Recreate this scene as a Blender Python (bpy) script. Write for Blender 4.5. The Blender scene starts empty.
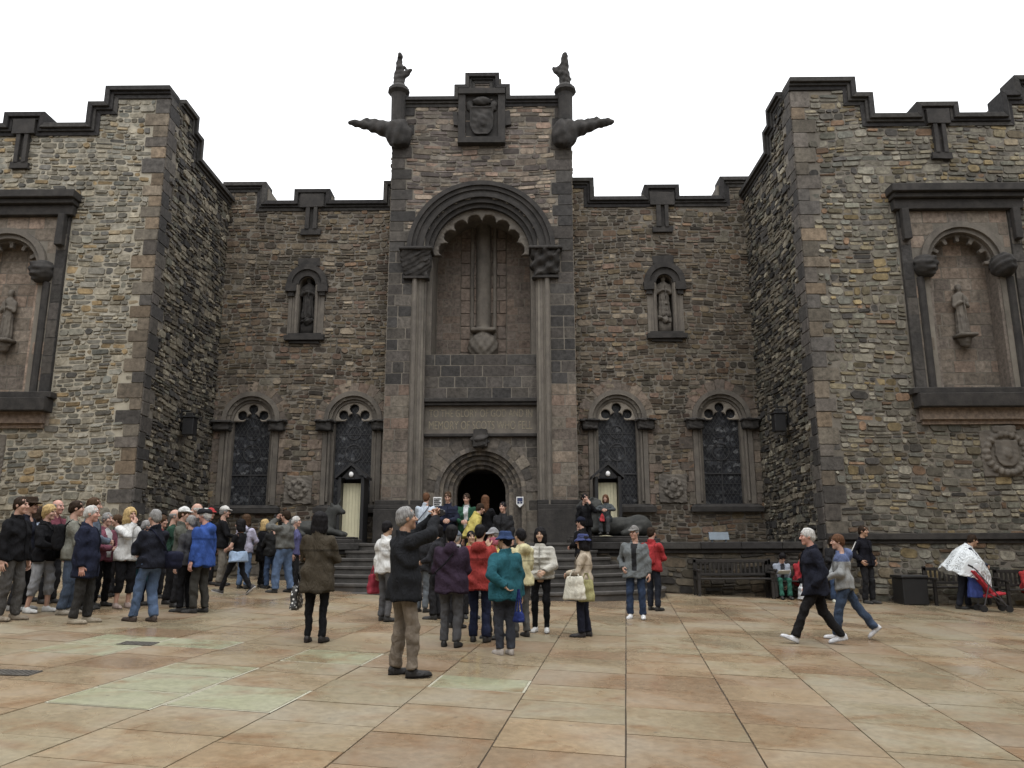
import bpy, math, random
import numpy as np
from mathutils import Vector, Matrix

# ---------------------------------------------------------------- camera, sky, sun, exposure
C = bpy.context.scene.collection
SC = bpy.context.scene
F = 780.0
PITCH = math.radians(11.87)
YAW = math.radians(0.6)
CAM_H = 1.58

cam = bpy.data.cameras.new('camera')
cam.sensor_width = 36.0
cam.lens = F / 1024.0 * 36.0
cam.clip_start = 0.05
cam.clip_end = 3000.0
cam_o = bpy.data.objects.new('camera', cam)
C.objects.link(cam_o)
cam_o.location = (0, 0, CAM_H)
cam_o.rotation_euler = (math.pi / 2 + PITCH, math.radians(0.15), YAW)
SC.camera = cam_o

SUN_EL, SUN_AZ = math.radians(62), math.radians(200)
w = bpy.data.worlds.new("World")
SC.world = w
w.use_nodes = True
nt = w.node_tree
nt.nodes.clear()
out = nt.nodes.new('ShaderNodeOutputWorld')
bg = nt.nodes.new('ShaderNodeBackground')
sky = nt.nodes.new('ShaderNodeTexSky')
sky.sky_type = 'NISHITA'
sky.sun_disc = False
sky.sun_elevation = SUN_EL
sky.sun_rotation = SUN_AZ
sky.dust_density = 6.0
hs = nt.nodes.new('ShaderNodeHueSaturation')
hs.inputs['Saturation'].default_value = 0.15
mx = nt.nodes.new('ShaderNodeMix')
mx.data_type = 'RGBA'
mx.inputs['Factor'].default_value = 0.85
# white overcast: the zenith is about three times as bright as the horizon (CIE overcast sky)
tcw = nt.nodes.new('ShaderNodeTexCoord')
sxw = nt.nodes.new('ShaderNodeSeparateXYZ')
nt.links.new(tcw.outputs['Generated'], sxw.inputs[0])
mrw = nt.nodes.new('ShaderNodeMapRange')
mrw.inputs[1].default_value, mrw.inputs[2].default_value, mrw.inputs[3].default_value, mrw.inputs[4].default_value = 0.0, 1.0, 4.9, 14.7
nt.links.new(sxw.outputs[2], mrw.inputs[0])
vmw = nt.nodes.new('ShaderNodeVectorMath')
vmw.operation = 'SCALE'
vmw.inputs[0].default_value = (0.985, 1.0, 1.02)
nt.links.new(mrw.outputs[0], vmw.inputs['Scale'])
nt.links.new(vmw.outputs[0], mx.inputs[7])
nt.links.new(sky.outputs[0], hs.inputs['Color'])
nt.links.new(hs.outputs[0], mx.inputs[6])
nt.links.new(mx.outputs[2], bg.inputs['Color'])
bg.inputs['Strength'].default_value = 0.145
nt.links.new(bg.outputs[0], out.inputs['Surface'])

sun = bpy.data.lights.new('sun', 'SUN')
sun.energy = 0.6
sun.angle = math.radians(40)
sun.color = (1.0, 0.97, 0.92)
sun_o = bpy.data.objects.new('sun', sun)
C.objects.link(sun_o)
sun_o.rotation_euler = (math.radians(28), 0, math.radians(20))
SC.view_settings.view_transform = 'Standard'
SC.view_settings.look = 'None'
SC.view_settings.exposure = 0.52
SC.view_settings.gamma = 1.0
SC.view_settings.use_curve_mapping = False
SC.cycles.max_bounces = 6
SC.cycles.diffuse_bounces = 3

RNG = random.Random(7)
NPR = np.random.RandomState(11)


# ---------------------------------------------------------------- measuring helpers
def ray(px, py):
    dx, dy = px - 512, 384 - py
    x, y, z = dx, F * math.cos(PITCH) - dy * math.sin(PITCH), F * math.sin(PITCH) + dy * math.cos(PITCH)
    return (x * math.cos(YAW) - y * math.sin(YAW), x * math.sin(YAW) + y * math.cos(YAW), z)


def W(px, py, Y):
    x, y, z = ray(px, py)
    return x * Y / y, z * Y / y + CAM_H


def gz(x, y):
    return -0.035 * x + 0.028 * y


def G(px, py):
    x, y, z = ray(px, py)
    t = CAM_H / (-0.035 * x + 0.028 * y - z)
    return x * t, y * t


# ---------------------------------------------------------------- object helpers
def tag(o, label=None, cat=None, group=None, kind=None):
    if label: o['label'] = label
    if cat: o['category'] = cat
    if group: o['group'] = group
    if kind: o['kind'] = kind
    return o


def empty(name, loc, rz=0.0):
    o = bpy.data.objects.new(name, None)
    o.empty_display_size = 0.2
    C.objects.link(o)
    o.location = loc
    o.rotation_euler = (0, 0, rz)
    return o


def offset_of(parent):
    v = Vector((0, 0, 0))
    while parent is not None:
        v += Vector(parent.location)
        parent = parent.parent
    return v


def mesh_obj(name, V, Fc, mats, parent=None, fm=None, fc=None, smooth=False, shift=None):
    me = bpy.data.meshes.new(name)
    V = np.asarray(V, dtype=float).reshape(-1, 3)
    if shift is not None:
        V = V - np.array(shift)
    me.from_pydata(V.tolist(), [], Fc if isinstance(Fc, list) else Fc.tolist())
    if not isinstance(mats, (list, tuple)):
        mats = [mats]
    for m in mats:
        me.materials.append(m)
    if fm is not None:
        me.polygons.foreach_set('material_index', np.asarray(fm, dtype=np.int32))
    if fc is not None:
        at = me.attributes.new('stone', 'FLOAT_COLOR', 'FACE')
        a = np.ones((len(fc), 4), dtype=np.float32)
        a[:, :3] = np.asarray(fc, dtype=np.float32)
        at.data.foreach_set('color', a.ravel())
    if smooth:
        me.polygons.foreach_set('use_smooth', np.ones(len(me.polygons), dtype=bool))
    me.update()
    o = bpy.data.objects.new(name, me)
    C.objects.link(o)
    if parent is not None:
        o.parent = parent
    return o


class MB:
    def __init__(s):
        s.V, s.F, s.M, s.C = [], [], [], []

    def add(s, vs, fs, m=0, c=None):
        n = len(s.V)
        s.V.extend([tuple(v) for v in vs])
        if c is None:
            c = rc3()
        for f in fs:
            s.F.append([i + n for i in f])
            s.M.append(m)
            s.C.append(c)

    def hexa(s, p, m=0, c=None):
        # p: 8 points, bottom ring 0-3 then top ring 4-7
        s.add(p, [(3, 2, 1, 0), (4, 5, 6, 7), (0, 1, 5, 4), (1, 2, 6, 5), (2, 3, 7, 6), (3, 0, 4, 7)], m, c)

    def box(s, x0, x1, y0, y1, z0, z1, m=0, c=None):
        s.hexa([(x0, y0, z0), (x1, y0, z0), (x1, y1, z0), (x0, y1, z0),
                (x0, y0, z1), (x1, y0, z1), (x1, y1, z1), (x0, y1, z1)], m, c)

    def pbox(s, P, u0, u1, v0, v1, d0, d1, m=0, c=None, jit=0.0):
        q = []
        for v in (v0, v1):
            for (u, d) in ((u0, d0), (u1, d0), (u1, d1), (u0, d1)):
                j = (RNG.uniform(-jit, jit), RNG.uniform(-jit, jit)) if jit else (0, 0)
                q.append(P(u + j[0], v + j[1], d))
        s.hexa(q, m, c)

    def tube(s, a, b, ra, rb=None, n=10, m=0, c=None):
        if rb is None: rb = ra
        a, b = Vector(a), Vector(b)
        d = (b - a).normalized()
        x = d.orthogonal().normalized()
        y = d.cross(x)
        vs = []
        for p, r in ((a, ra), (b, rb)):
            for i in range(n):
                t = 2 * math.pi * i / n
                vs.append(p + x * (r * math.cos(t)) + y * (r * math.sin(t)))
        fs = [(i, (i + 1) % n, n + (i + 1) % n, n + i) for i in range(n)]
        fs += [tuple(range(n - 1, -1, -1)), tuple(range(n, 2 * n))]
        s.add(vs, fs, m, c)

    def path(s, pts, r, n=8, m=0):
        for a, b in zip(pts[:-1], pts[1:]):
            s.tube(a, b, r, r, n, m)

    def lathe(s, x, y, prof, n=16, m=0, c=None):
        vs, fs = [], []
        for (r, z) in prof:
            for i in range(n):
                t = 2 * math.pi * i / n
                vs.append((x + r * math.cos(t), y + r * math.sin(t), z))
        k = len(prof)
        for j in range(k - 1):
            for i in range(n):
                fs.append((j * n + i, j * n + (i + 1) % n, (j + 1) * n + (i + 1) % n, (j + 1) * n + i))
        fs += [tuple(range(n - 1, -1, -1)), tuple(range((k - 1) * n, k * n))]
        s.add(vs, fs, m, c)

    def ring(s, P, uc, vc, r0, r1, d0, d1, a0=0, a1=180, n=24, m=0, blocks=False, rvar=0.0, c=None):
        for i in range(n):
            t0 = math.radians(a0 + (a1 - a0) * i / n)
            t1 = math.radians(a0 + (a1 - a0) * (i + 1) / n)
            if blocks:
                g = 0.006 / max(r0, 0.3)
                t0 += g
                t1 -= g
            ro = r1 + (RNG.uniform(-rvar, rvar) if rvar else 0)
            q = []
            for t, r in ((t0, r0), (t0, ro), (t1, ro), (t1, r0)):
                q.append((uc + r * math.cos(t), vc + r * math.sin(t)))
            s.hexa([P(u, v, d0) for u, v in q] + [P(u, v, d1) for u, v in q], m,
                   c if not blocks else rc3())

    def raw(s, V, Fq, m=0, c=(0.5, 0.5, 0.5)):
        n = len(s.V)
        s.V.extend(map(tuple, np.asarray(V).tolist()))
        for f in np.asarray(Fq).tolist():
            s.F.append([i + n for i in f])
            s.M.append(m)
            s.C.append(c)

    def build(s, name, mats, parent=None, smooth=False, bevel=0.0, fix=True):
        o = mesh_obj(name, s.V, s.F, mats, parent, s.M, s.C, smooth, offset_of(parent))
        if fix:
            import bmesh
            bm = bmesh.new()
            bm.from_mesh(o.data)
            bmesh.ops.recalc_face_normals(bm, faces=bm.faces)
            bm.to_mesh(o.data)
            bm.free()
        if bevel:
            b = o.modifiers.new('bevel', 'BEVEL')
            b.width = bevel
            b.segments = 2
            b.limit_method = 'ANGLE'
            b.angle_limit = math.radians(50)
        return o


def rc3():
    return (RNG.random(), RNG.random(), RNG.random())


class Plane:
    """a wall plane: u along it, v up, d out of it"""
    def __init__(s, O, U, N):
        s.O, s.U, s.N = O, U, N

    def __call__(s, u, v, d):
        return (s.O[0] + u * s.U[0] + d * s.N[0], s.O[1] + u * s.U[1] + d * s.N[1], v)


# ---------------------------------------------------------------- signed distance sculpting
def nets(V, xs, ys, zs):
    ins = V < 0
    n = V.shape
    cn = (n[0] - 1, n[1] - 1, n[2] - 1)
    S = np.zeros(cn + (3,))
    K = np.zeros(cn)
    G3 = [xs, ys, zs]
    quads = []
    for ax in range(3):
        sl0 = [slice(None)] * 3
        sl1 = [slice(None)] * 3
        sl0[ax] = slice(0, n[ax] - 1)
        sl1[ax] = slice(1, n[ax])
        a, b = V[tuple(sl0)], V[tuple(sl1)]
        I = np.argwhere(ins[tuple(sl0)] != ins[tuple(sl1)])
        if len(I) == 0: continue
        va = a[I[:, 0], I[:, 1], I[:, 2]]
        vb = b[I[:, 0], I[:, 1], I[:, 2]]
        t = va / (va - vb)
        p = np.stack([G3[k][I[:, k]] for k in range(3)], 1).astype(float)
        p[:, ax] += t * (G3[ax][I[:, ax] + 1] - G3[ax][I[:, ax]])
        o1, o2 = [k for k in range(3) if k != ax]
        ok = (I[:, o1] > 0) & (I[:, o1] < n[o1] - 1) & (I[:, o2] > 0) & (I[:, o2] < n[o2] - 1)
        I, p, va = I[ok], p[ok], va[ok]
        cells = []
        for d1, d2 in ((-1, -1), (0, -1), (0, 0), (-1, 0)):
            c = I.copy()
            c[:, o1] += d1
            c[:, o2] += d2
            np.add.at(S, (c[:, 0], c[:, 1], c[:, 2]), p)
            np.add.at(K, (c[:, 0], c[:, 1], c[:, 2]), 1)
            cells.append(c)
        quads.append((cells, va < 0, ax))
    m = K > 0
    idx = np.full(cn, -1)
    idx[m] = np.arange(m.sum())
    verts = S[m] / K[m][:, None]
    Q = []
    for cells, neg, ax in quads:
        q = np.stack([idx[c[:, 0], c[:, 1], c[:, 2]] for c in cells], 1)
        fl = neg if ax != 1 else ~neg
        q[~fl] = q[~fl][:, ::-1]
        Q.append(q)
    return verts, np.concatenate(Q)


def grid(lo, hi, c):
    ax = [np.arange(lo[k] - 2 * c, hi[k] + 2.5 * c, c) for k in range(3)]
    X, Y, Z = np.meshgrid(*ax, indexing='ij')
    return ax, np.stack([X, Y, Z], -1)


def sculpt(fn, lo, hi, c):
    ax, P = grid(lo, hi, c)
    V = fn(P)
    V[0], V[-1] = np.maximum(V[0], c), np.maximum(V[-1], c)
    V[:, 0], V[:, -1] = np.maximum(V[:, 0], c), np.maximum(V[:, -1], c)
    V[:, :, 0], V[:, :, -1] = np.maximum(V[:, :, 0], c), np.maximum(V[:, :, -1], c)
    return nets(V, *ax)


def rcone(P, a, b, ra, rb):
    a, b = np.asarray(a, float), np.asarray(b, float)
    ba = b - a
    t = np.clip(((P - a) @ ba) / max(ba @ ba, 1e-9), 0, 1)
    d = P - a - t[..., None] * ba
    return np.sqrt((d * d).sum(-1)) - (ra + (rb - ra) * t)


def ell(P, c, r):
    r = np.asarray(r, float)
    q = (P - np.asarray(c, float)) / r
    return (np.sqrt((q * q).sum(-1)) - 1) * r.min()


def bx(P, c, h, r=0.0):
    q = np.abs(P - np.asarray(c, float)) - np.asarray(h, float) + r
    return np.sqrt((np.maximum(q, 0) ** 2).sum(-1)) + np.minimum(q.max(-1), 0) - r


def smin(a, b, k):
    h = np.clip(0.5 + 0.5 * (b - a) / k, 0, 1)
    return b + (a - b) * h - k * h * (1 - h)


def smax(a, b, k):
    return -smin(-a, -b, k)


def loft(P, prof, e=2.3):
    pr = np.array([tuple(p) + (0.0,) * (4 - len(p)) for p in prof], float)
    z = P[..., 2]
    ww = np.interp(z, pr[:, 0], pr[:, 1])
    dd = np.interp(z, pr[:, 0], pr[:, 2])
    y0 = np.interp(z, pr[:, 0], pr[:, 3])
    q = ((np.abs(P[..., 0]) / ww) ** e + (np.abs(P[..., 1] - y0) / dd) ** e) ** (1 / e)
    d = (q - 1) * np.minimum(ww, dd)
    return np.maximum(d, np.maximum(pr[0, 0] - z, z - pr[-1, 0]))


def waves(P, amp, sc, seed):
    r = np.random.RandomState((int(seed) + 500) % 99991)
    o = 0
    for i in range(5):
        k = r.normal(size=3) * sc
        o = o + np.sin(P @ k + r.uniform(0, 6.28))
    return o * amp / 2.2


def relief(fn, P, uc, vc, half_u, v0, v1, d0, d1, c):
    """sculpt in (u, d, v) around (uc, vc) and map to the wall plane P"""
    V, Q = sculpt(fn, (-half_u, d0, v0), (half_u, d1, v1), c)
    out = np.array([P(uc + a[0], vc + a[2], a[1]) for a in V])
    return out, Q


# ---------------------------------------------------------------- materials
def new_mat(name):
    m = bpy.data.materials.new(name)
    m.use_nodes = True
    t = m.node_tree
    b = t.nodes['Principled BSDF']
    return m, t, b


def N(t, ty, **kw):
    n = t.nodes.new(ty)
    for k, v in kw.items():
        setattr(n, k, v)
    return n


def ramp(t, cols, interp='LINEAR'):
    r = N(t, 'ShaderNodeValToRGB')
    r.color_ramp.interpolation = interp
    e = r.color_ramp.elements
    while len(e) < len(cols): e.new(0.5)
    for i, (p, c) in enumerate(cols):
        e[i].position = p
        e[i].color = tuple(c) + (1,)
    return r


def mixc(t, a, b, fac, mode='MIX'):
    m = N(t, 'ShaderNodeMix', data_type='RGBA', blend_type=mode)
    for s, v in ((m.inputs[0], fac), (m.inputs[6], a), (m.inputs[7], b)):
        if isinstance(v, bpy.types.NodeSocket): t.links.new(v, s)
        elif isinstance(v, (int, float)): s.default_value = v
        else: s.default_value = tuple(v) + (1,)
    return m.outputs[2]


def noise(t, scale, detail=5, rough=0.6, stretch=None, dist=0.0):
    tc = N(t, 'ShaderNodeTexCoord')
    n = N(t, 'ShaderNodeTexNoise')
    n.inputs['Scale'].default_value = scale
    n.inputs['Detail'].default_value = detail
    n.inputs['Roughness'].default_value = rough
    n.inputs['Distortion'].default_value = dist
    if stretch:
        mp = N(t, 'ShaderNodeMapping')
        mp.inputs['Scale'].default_value = stretch
        t.links.new(tc.outputs['Object'], mp.inputs[0])
        t.links.new(mp.outputs[0], n.inputs['Vector'])
    else:
        t.links.new(tc.outputs['Object'], n.inputs['Vector'])
    return n.outputs['Fac']


def mrange(t, v, a, b, c, d):
    m = N(t, 'ShaderNodeMapRange')
    t.links.new(v, m.inputs[0])
    for i, x in enumerate((a, b, c, d)): m.inputs[1 + i].default_value = x
    return m.outputs[0]


def bump(t, b, h, strength=0.4, dist=0.02):
    n = N(t, 'ShaderNodeBump')
    n.inputs['Strength'].default_value = strength
    n.inputs['Distance'].default_value = dist
    t.links.new(h, n.inputs['Height'])
    t.links.new(n.outputs[0], b.inputs['Normal'])


def stone_mat(name, cols, soot=0.5, sootcol=(0.03, 0.028, 0.026), var=0.5, rough=0.9, bumpd=0.015, sat=1.0):
    """masonry: every stone takes its colour from its own number, with grain and soot streaks over it"""
    m, t, b = new_mat(name)
    at = N(t, 'ShaderNodeAttribute', attribute_name='stone')
    sp = N(t, 'ShaderNodeSeparateColor')
    t.links.new(at.outputs['Color'], sp.inputs[0])
    n = len(cols)
    r = ramp(t, [(i / n, c) for i, c in enumerate(cols)], 'CONSTANT')
    t.links.new(sp.outputs[0], r.inputs[0])
    br = mrange(t, sp.outputs[1], 0, 1, 1 - var, 1 + var * 0.7)
    vm = N(t, 'ShaderNodeVectorMath', operation='SCALE')
    t.links.new(r.outputs[0], vm.inputs[0])
    t.links.new(br, vm.inputs['Scale'])
    g = noise(t, 9, 6, 0.65)
    c1 = mixc(t, vm.outputs[0], (0.5, 0.5, 0.5), 0.0)
    gr = mrange(t, g, 0.3, 0.7, 0.5, 1.34)
    vm2 = N(t, 'ShaderNodeVectorMath', operation='SCALE')
    t.links.new(c1, vm2.inputs[0])
    t.links.new(gr, vm2.inputs['Scale'])
    s1 = noise(t, 0.55, 5, 0.65, (1, 1, 0.45), 0.6)
    s2 = mrange(t, s1, 0.45, 0.72, 0.0, soot)
    c2 = mixc(t, vm2.outputs[0], sootcol, s2)
    t.links.new(c2, b.inputs['Base Color'])
    b.inputs['Roughness'].default_value = rough
    b.inputs['Specular IOR Level'].default_value = 0.25
    h = noise(t, 22, 6, 0.7)
    bump(t, b, h, 0.7, bumpd)
    return m


def plain_stone(name, a, bcol, scale=3.0, rough=0.88, bumpd=0.015, sootv=0.5):
    m, t, b = new_mat(name)
    n1 = noise(t, scale, 6, 0.7)
    c = mixc(t, a, bcol, mrange(t, n1, 0.35, 0.68, 0, 1))
    n2 = noise(t, 1.1, 5, 0.7, (1, 1, 0.3))
    c = mixc(t, c, (0.018, 0.017, 0.016), mrange(t, n2, 0.48, 0.72, 0, sootv))
    t.links.new(c, b.inputs['Base Color'])
    b.inputs['Roughness'].default_value = rough
    b.inputs['Specular IOR Level'].default_value = 0.3
    bump(t, b, noise(t, 18, 6, 0.7), 0.6, bumpd)
    return m


_simple = {}


def cloth(col, rough=0.9, fuzz=0.0, spec=0.1):
    g_ = sum(col) / 3
    col = tuple((g_ + (x - g_) * 0.84) * 0.88 for x in col)
    k = (tuple(round(x, 3) for x in col), rough)
    if k in _simple: return _simple[k]
    m, t, b = new_mat('fabric')
    n = noise(t, 7, 4, 0.6, (1, 1, 0.6), 1.2)
    lo = tuple(x * 0.72 for x in col)
    hi = tuple(min(1, x * 1.22) for x in col)
    t.links.new(mixc(t, lo, hi, mrange(t, n, 0.3, 0.7, 0, 1)), b.inputs['Base Color'])
    b.inputs['Roughness'].default_value = rough
    b.inputs['Specular IOR Level'].default_value = spec
    b.inputs['Sheen Weight'].default_value = fuzz * 0.3
    n2 = noise(t, 9, 4, 0.55, (1, 1, 0.6), 2.2)
    bump(t, b, n2, 0.8, 0.035)
    _simple[k] = m
    return m


def simple(name, col, rough=0.6, metal=0.0, var=0.2, sc=8):
    m, t, b = new_mat(name)
    n = noise(t, sc, 4, 0.6)
    t.links.new(mixc(t, tuple(x * (1 - var) for x in col), tuple(min(1, x * (1 + var)) for x in col),
                     mrange(t, n, 0.3, 0.7, 0, 1)), b.inputs['Base Color'])
    b.inputs['Roughness'].default_value = rough
    b.inputs['Metallic'].default_value = metal
    return m


RUB = [(0.162, 0.128, 0.091), (0.130, 0.106, 0.082), (0.192, 0.153, 0.105), (0.095, 0.079, 0.063), (0.164, 0.136, 0.102),
       (0.135, 0.100, 0.071), (0.200, 0.167, 0.126), (0.070, 0.059, 0.048), (0.162, 0.126, 0.078), (0.143, 0.122, 0.089),
       (0.162, 0.106, 0.069), (0.124, 0.111, 0.086), (0.243, 0.202, 0.150), (0.153, 0.106, 0.080), (0.146, 0.120, 0.090), (0.113, 0.094, 0.068)]
RUBL = [(0.279, 0.251, 0.194), (0.234, 0.217, 0.180), (0.308, 0.274, 0.205), (0.188, 0.177, 0.150), (0.268, 0.249, 0.205),
        (0.274, 0.222, 0.148), (0.253, 0.242, 0.205), (0.131, 0.125, 0.112), (0.336, 0.302, 0.234), (0.222, 0.212, 0.173),
        (0.296, 0.217, 0.120), (0.194, 0.194, 0.169), (0.291, 0.271, 0.222), (0.260, 0.237, 0.188), (0.211, 0.198, 0.169)]
M = {}
M['rubble'] = stone_mat('rubble_stone', RUB, 0.55, var=0.52)
M['rubble_pale'] = stone_mat('pale_rubble_stone', RUBL, 0.4, var=0.45)
M['rubble_squared'] = stone_mat('squared_rubble_stone', [(0.24, 0.195, 0.155), (0.17, 0.145, 0.125), (0.28, 0.225, 0.175),
                                (0.13, 0.11, 0.1), (0.25, 0.18, 0.14), (0.20, 0.175, 0.145), (0.12, 0.10, 0.09), (0.30, 0.25, 0.19)], 0.45)
M['mortar'] = plain_stone('mortar', (0.20, 0.18, 0.15), (0.13, 0.115, 0.095), 2.0, sootv=0.55)
M['mortar_pale'] = plain_stone('pale_mortar', (0.42, 0.385, 0.31), (0.30, 0.27, 0.21), 2.0, sootv=0.35)
M['pale_trim'] = plain_stone('pale_dressed_stone', (0.22, 0.195, 0.165), (0.30, 0.265, 0.22), 3.0, sootv=0.4)
M['dark'] = plain_stone('sooty_stone', (0.026, 0.0245, 0.0235), (0.055, 0.05, 0.046), 3.5, sootv=0.5)
M['coping'] = stone_mat('coping_stone', [(0.042, 0.04, 0.039), (0.052, 0.049, 0.046), (0.035, 0.033, 0.033), (0.065, 0.061, 0.056)], 0.45, var=0.3)
M['beast'] = plain_stone('weathered_beast_stone', (0.026, 0.027, 0.026), (0.062, 0.063, 0.058), 4.0, sootv=0.4)
M['grey'] = plain_stone('grey_dressed_stone', (0.11, 0.098, 0.085), (0.17, 0.15, 0.125), 3.0)
M['ashlar_pink'] = stone_mat('pink_ashlar', [(0.185, 0.145, 0.115), (0.165, 0.135, 0.110), (0.205, 0.165, 0.128), (0.15, 0.125, 0.105),
                             (0.19, 0.138, 0.108), (0.18, 0.155, 0.125)], 0.55, var=0.25)
M['ashlar_niche'] = stone_mat('niche_ashlar', [(0.185, 0.148, 0.122), (0.168, 0.138, 0.116), (0.195, 0.150, 0.120), (0.175, 0.144, 0.122)], 0.5, var=0.16)
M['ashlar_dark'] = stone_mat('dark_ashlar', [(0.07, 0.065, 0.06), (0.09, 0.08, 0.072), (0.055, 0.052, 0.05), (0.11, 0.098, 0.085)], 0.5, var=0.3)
M['ashlar_grey'] = stone_mat('grey_ashlar', [(0.12, 0.105, 0.09), (0.15, 0.13, 0.11), (0.10, 0.09, 0.08), (0.18, 0.155, 0.125)], 0.5, var=0.3)
M['quoin'] = stone_mat('quoin_stone', [(0.16, 0.14, 0.112), (0.20, 0.165, 0.125), (0.13, 0.115, 0.10), (0.10, 0.092, 0.084), (0.22, 0.17, 0.12)], 0.5, var=0.35)
M['iron'] = simple('dark_painted_iron', (0.012, 0.012, 0.013), 0.5)
M['wood'] = simple('dark_weathered_wood', (0.017, 0.014, 0.012), 0.7, 0, 0.4, 14)
M['cream'] = simple('cream_painted_board', (0.62, 0.58, 0.40), 0.6, 0, 0.06)
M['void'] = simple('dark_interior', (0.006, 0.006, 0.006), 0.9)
M['lead'] = simple('lead_bars', (0.03, 0.03, 0.032), 0.6)
M['white'] = simple('white_enamel', (0.75, 0.75, 0.74), 0.5, 0, 0.05)
M['gold'] = simple('carved_lettering', (0.20, 0.172, 0.12), 0.8, 0, 0.45, 30)


def glass_mat():
    m, t, b = new_mat('leaded_stained_glass')
    tc = N(t, 'ShaderNodeTexCoord')
    mp = N(t, 'ShaderNodeMapping')
    mp.inputs['Scale'].default_value = (1, 0.2, 1)
    t.links.new(tc.outputs['Object'], mp.inputs[0])
    v = N(t, 'ShaderNodeTexVoronoi', feature='F1')
    v.inputs['Scale'].default_value = 9
    t.links.new(mp.outputs[0], v.inputs['Vector'])
    v2 = N(t, 'ShaderNodeTexVoronoi', feature='DISTANCE_TO_EDGE')
    v2.inputs['Scale'].default_value = 9
    t.links.new(mp.outputs[0], v2.inputs['Vector'])
    sp = N(t, 'ShaderNodeSeparateColor')
    t.links.new(v.outputs['Color'], sp.inputs[0])
    r = ramp(t, [(0, (0.012, 0.013, 0.016)), (0.45, (0.02, 0.022, 0.027)), (0.7, (0.035, 0.038, 0.045)), (0.86, (0.08, 0.085, 0.095)), (0.95, (0.15, 0.155, 0.16))])
    t.links.new(sp.outputs[0], r.inputs[0])
    f = mrange(t, noise(t, 1.6, 3, 0.5), 0.42, 0.62, 0.15, 1)
    c = mixc(t, (0.014, 0.015, 0.018), r.outputs[0], f)
    sx = N(t, 'ShaderNodeSeparateXYZ')
    t.links.new(tc.outputs['Object'], sx.inputs[0])
    lines = None
    for sgn in (1, -1):
        ma = N(t, 'ShaderNodeMath', operation='MULTIPLY_ADD')
        t.links.new(sx.outputs[2], ma.inputs[0])
        ma.inputs[1].default_value = 0.62 * sgn
        t.links.new(sx.outputs[0], ma.inputs[2])
        mm = N(t, 'ShaderNodeMath', operation='PINGPONG')
        t.links.new(ma.outputs[0], mm.inputs[0])
        mm.inputs[1].default_value = 0.065
        lines = mm.outputs[0] if lines is None else None or (lines, mm.outputs[0])
    mn = N(t, 'ShaderNodeMath', operation='MINIMUM')
    t.links.new(lines[0], mn.inputs[0])
    t.links.new(lines[1], mn.inputs[1])
    c = mixc(t, (0.055, 0.055, 0.056), c, mrange(t, mn.outputs[0], 0.006, 0.012, 0, 1))
    c = mixc(t, (0.008, 0.008, 0.009), c, mrange(t, v2.outputs['Distance'], 0.02, 0.06, 0.4, 1))
    t.links.new(c, b.inputs['Base Color'])
    b.inputs['Roughness'].default_value = 0.35
    b.inputs['Specular IOR Level'].default_value = 0.25
    bump(t, b, sp.outputs[1], 0.3, 0.01)
    return m


M['glass'] = glass_mat()


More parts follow.
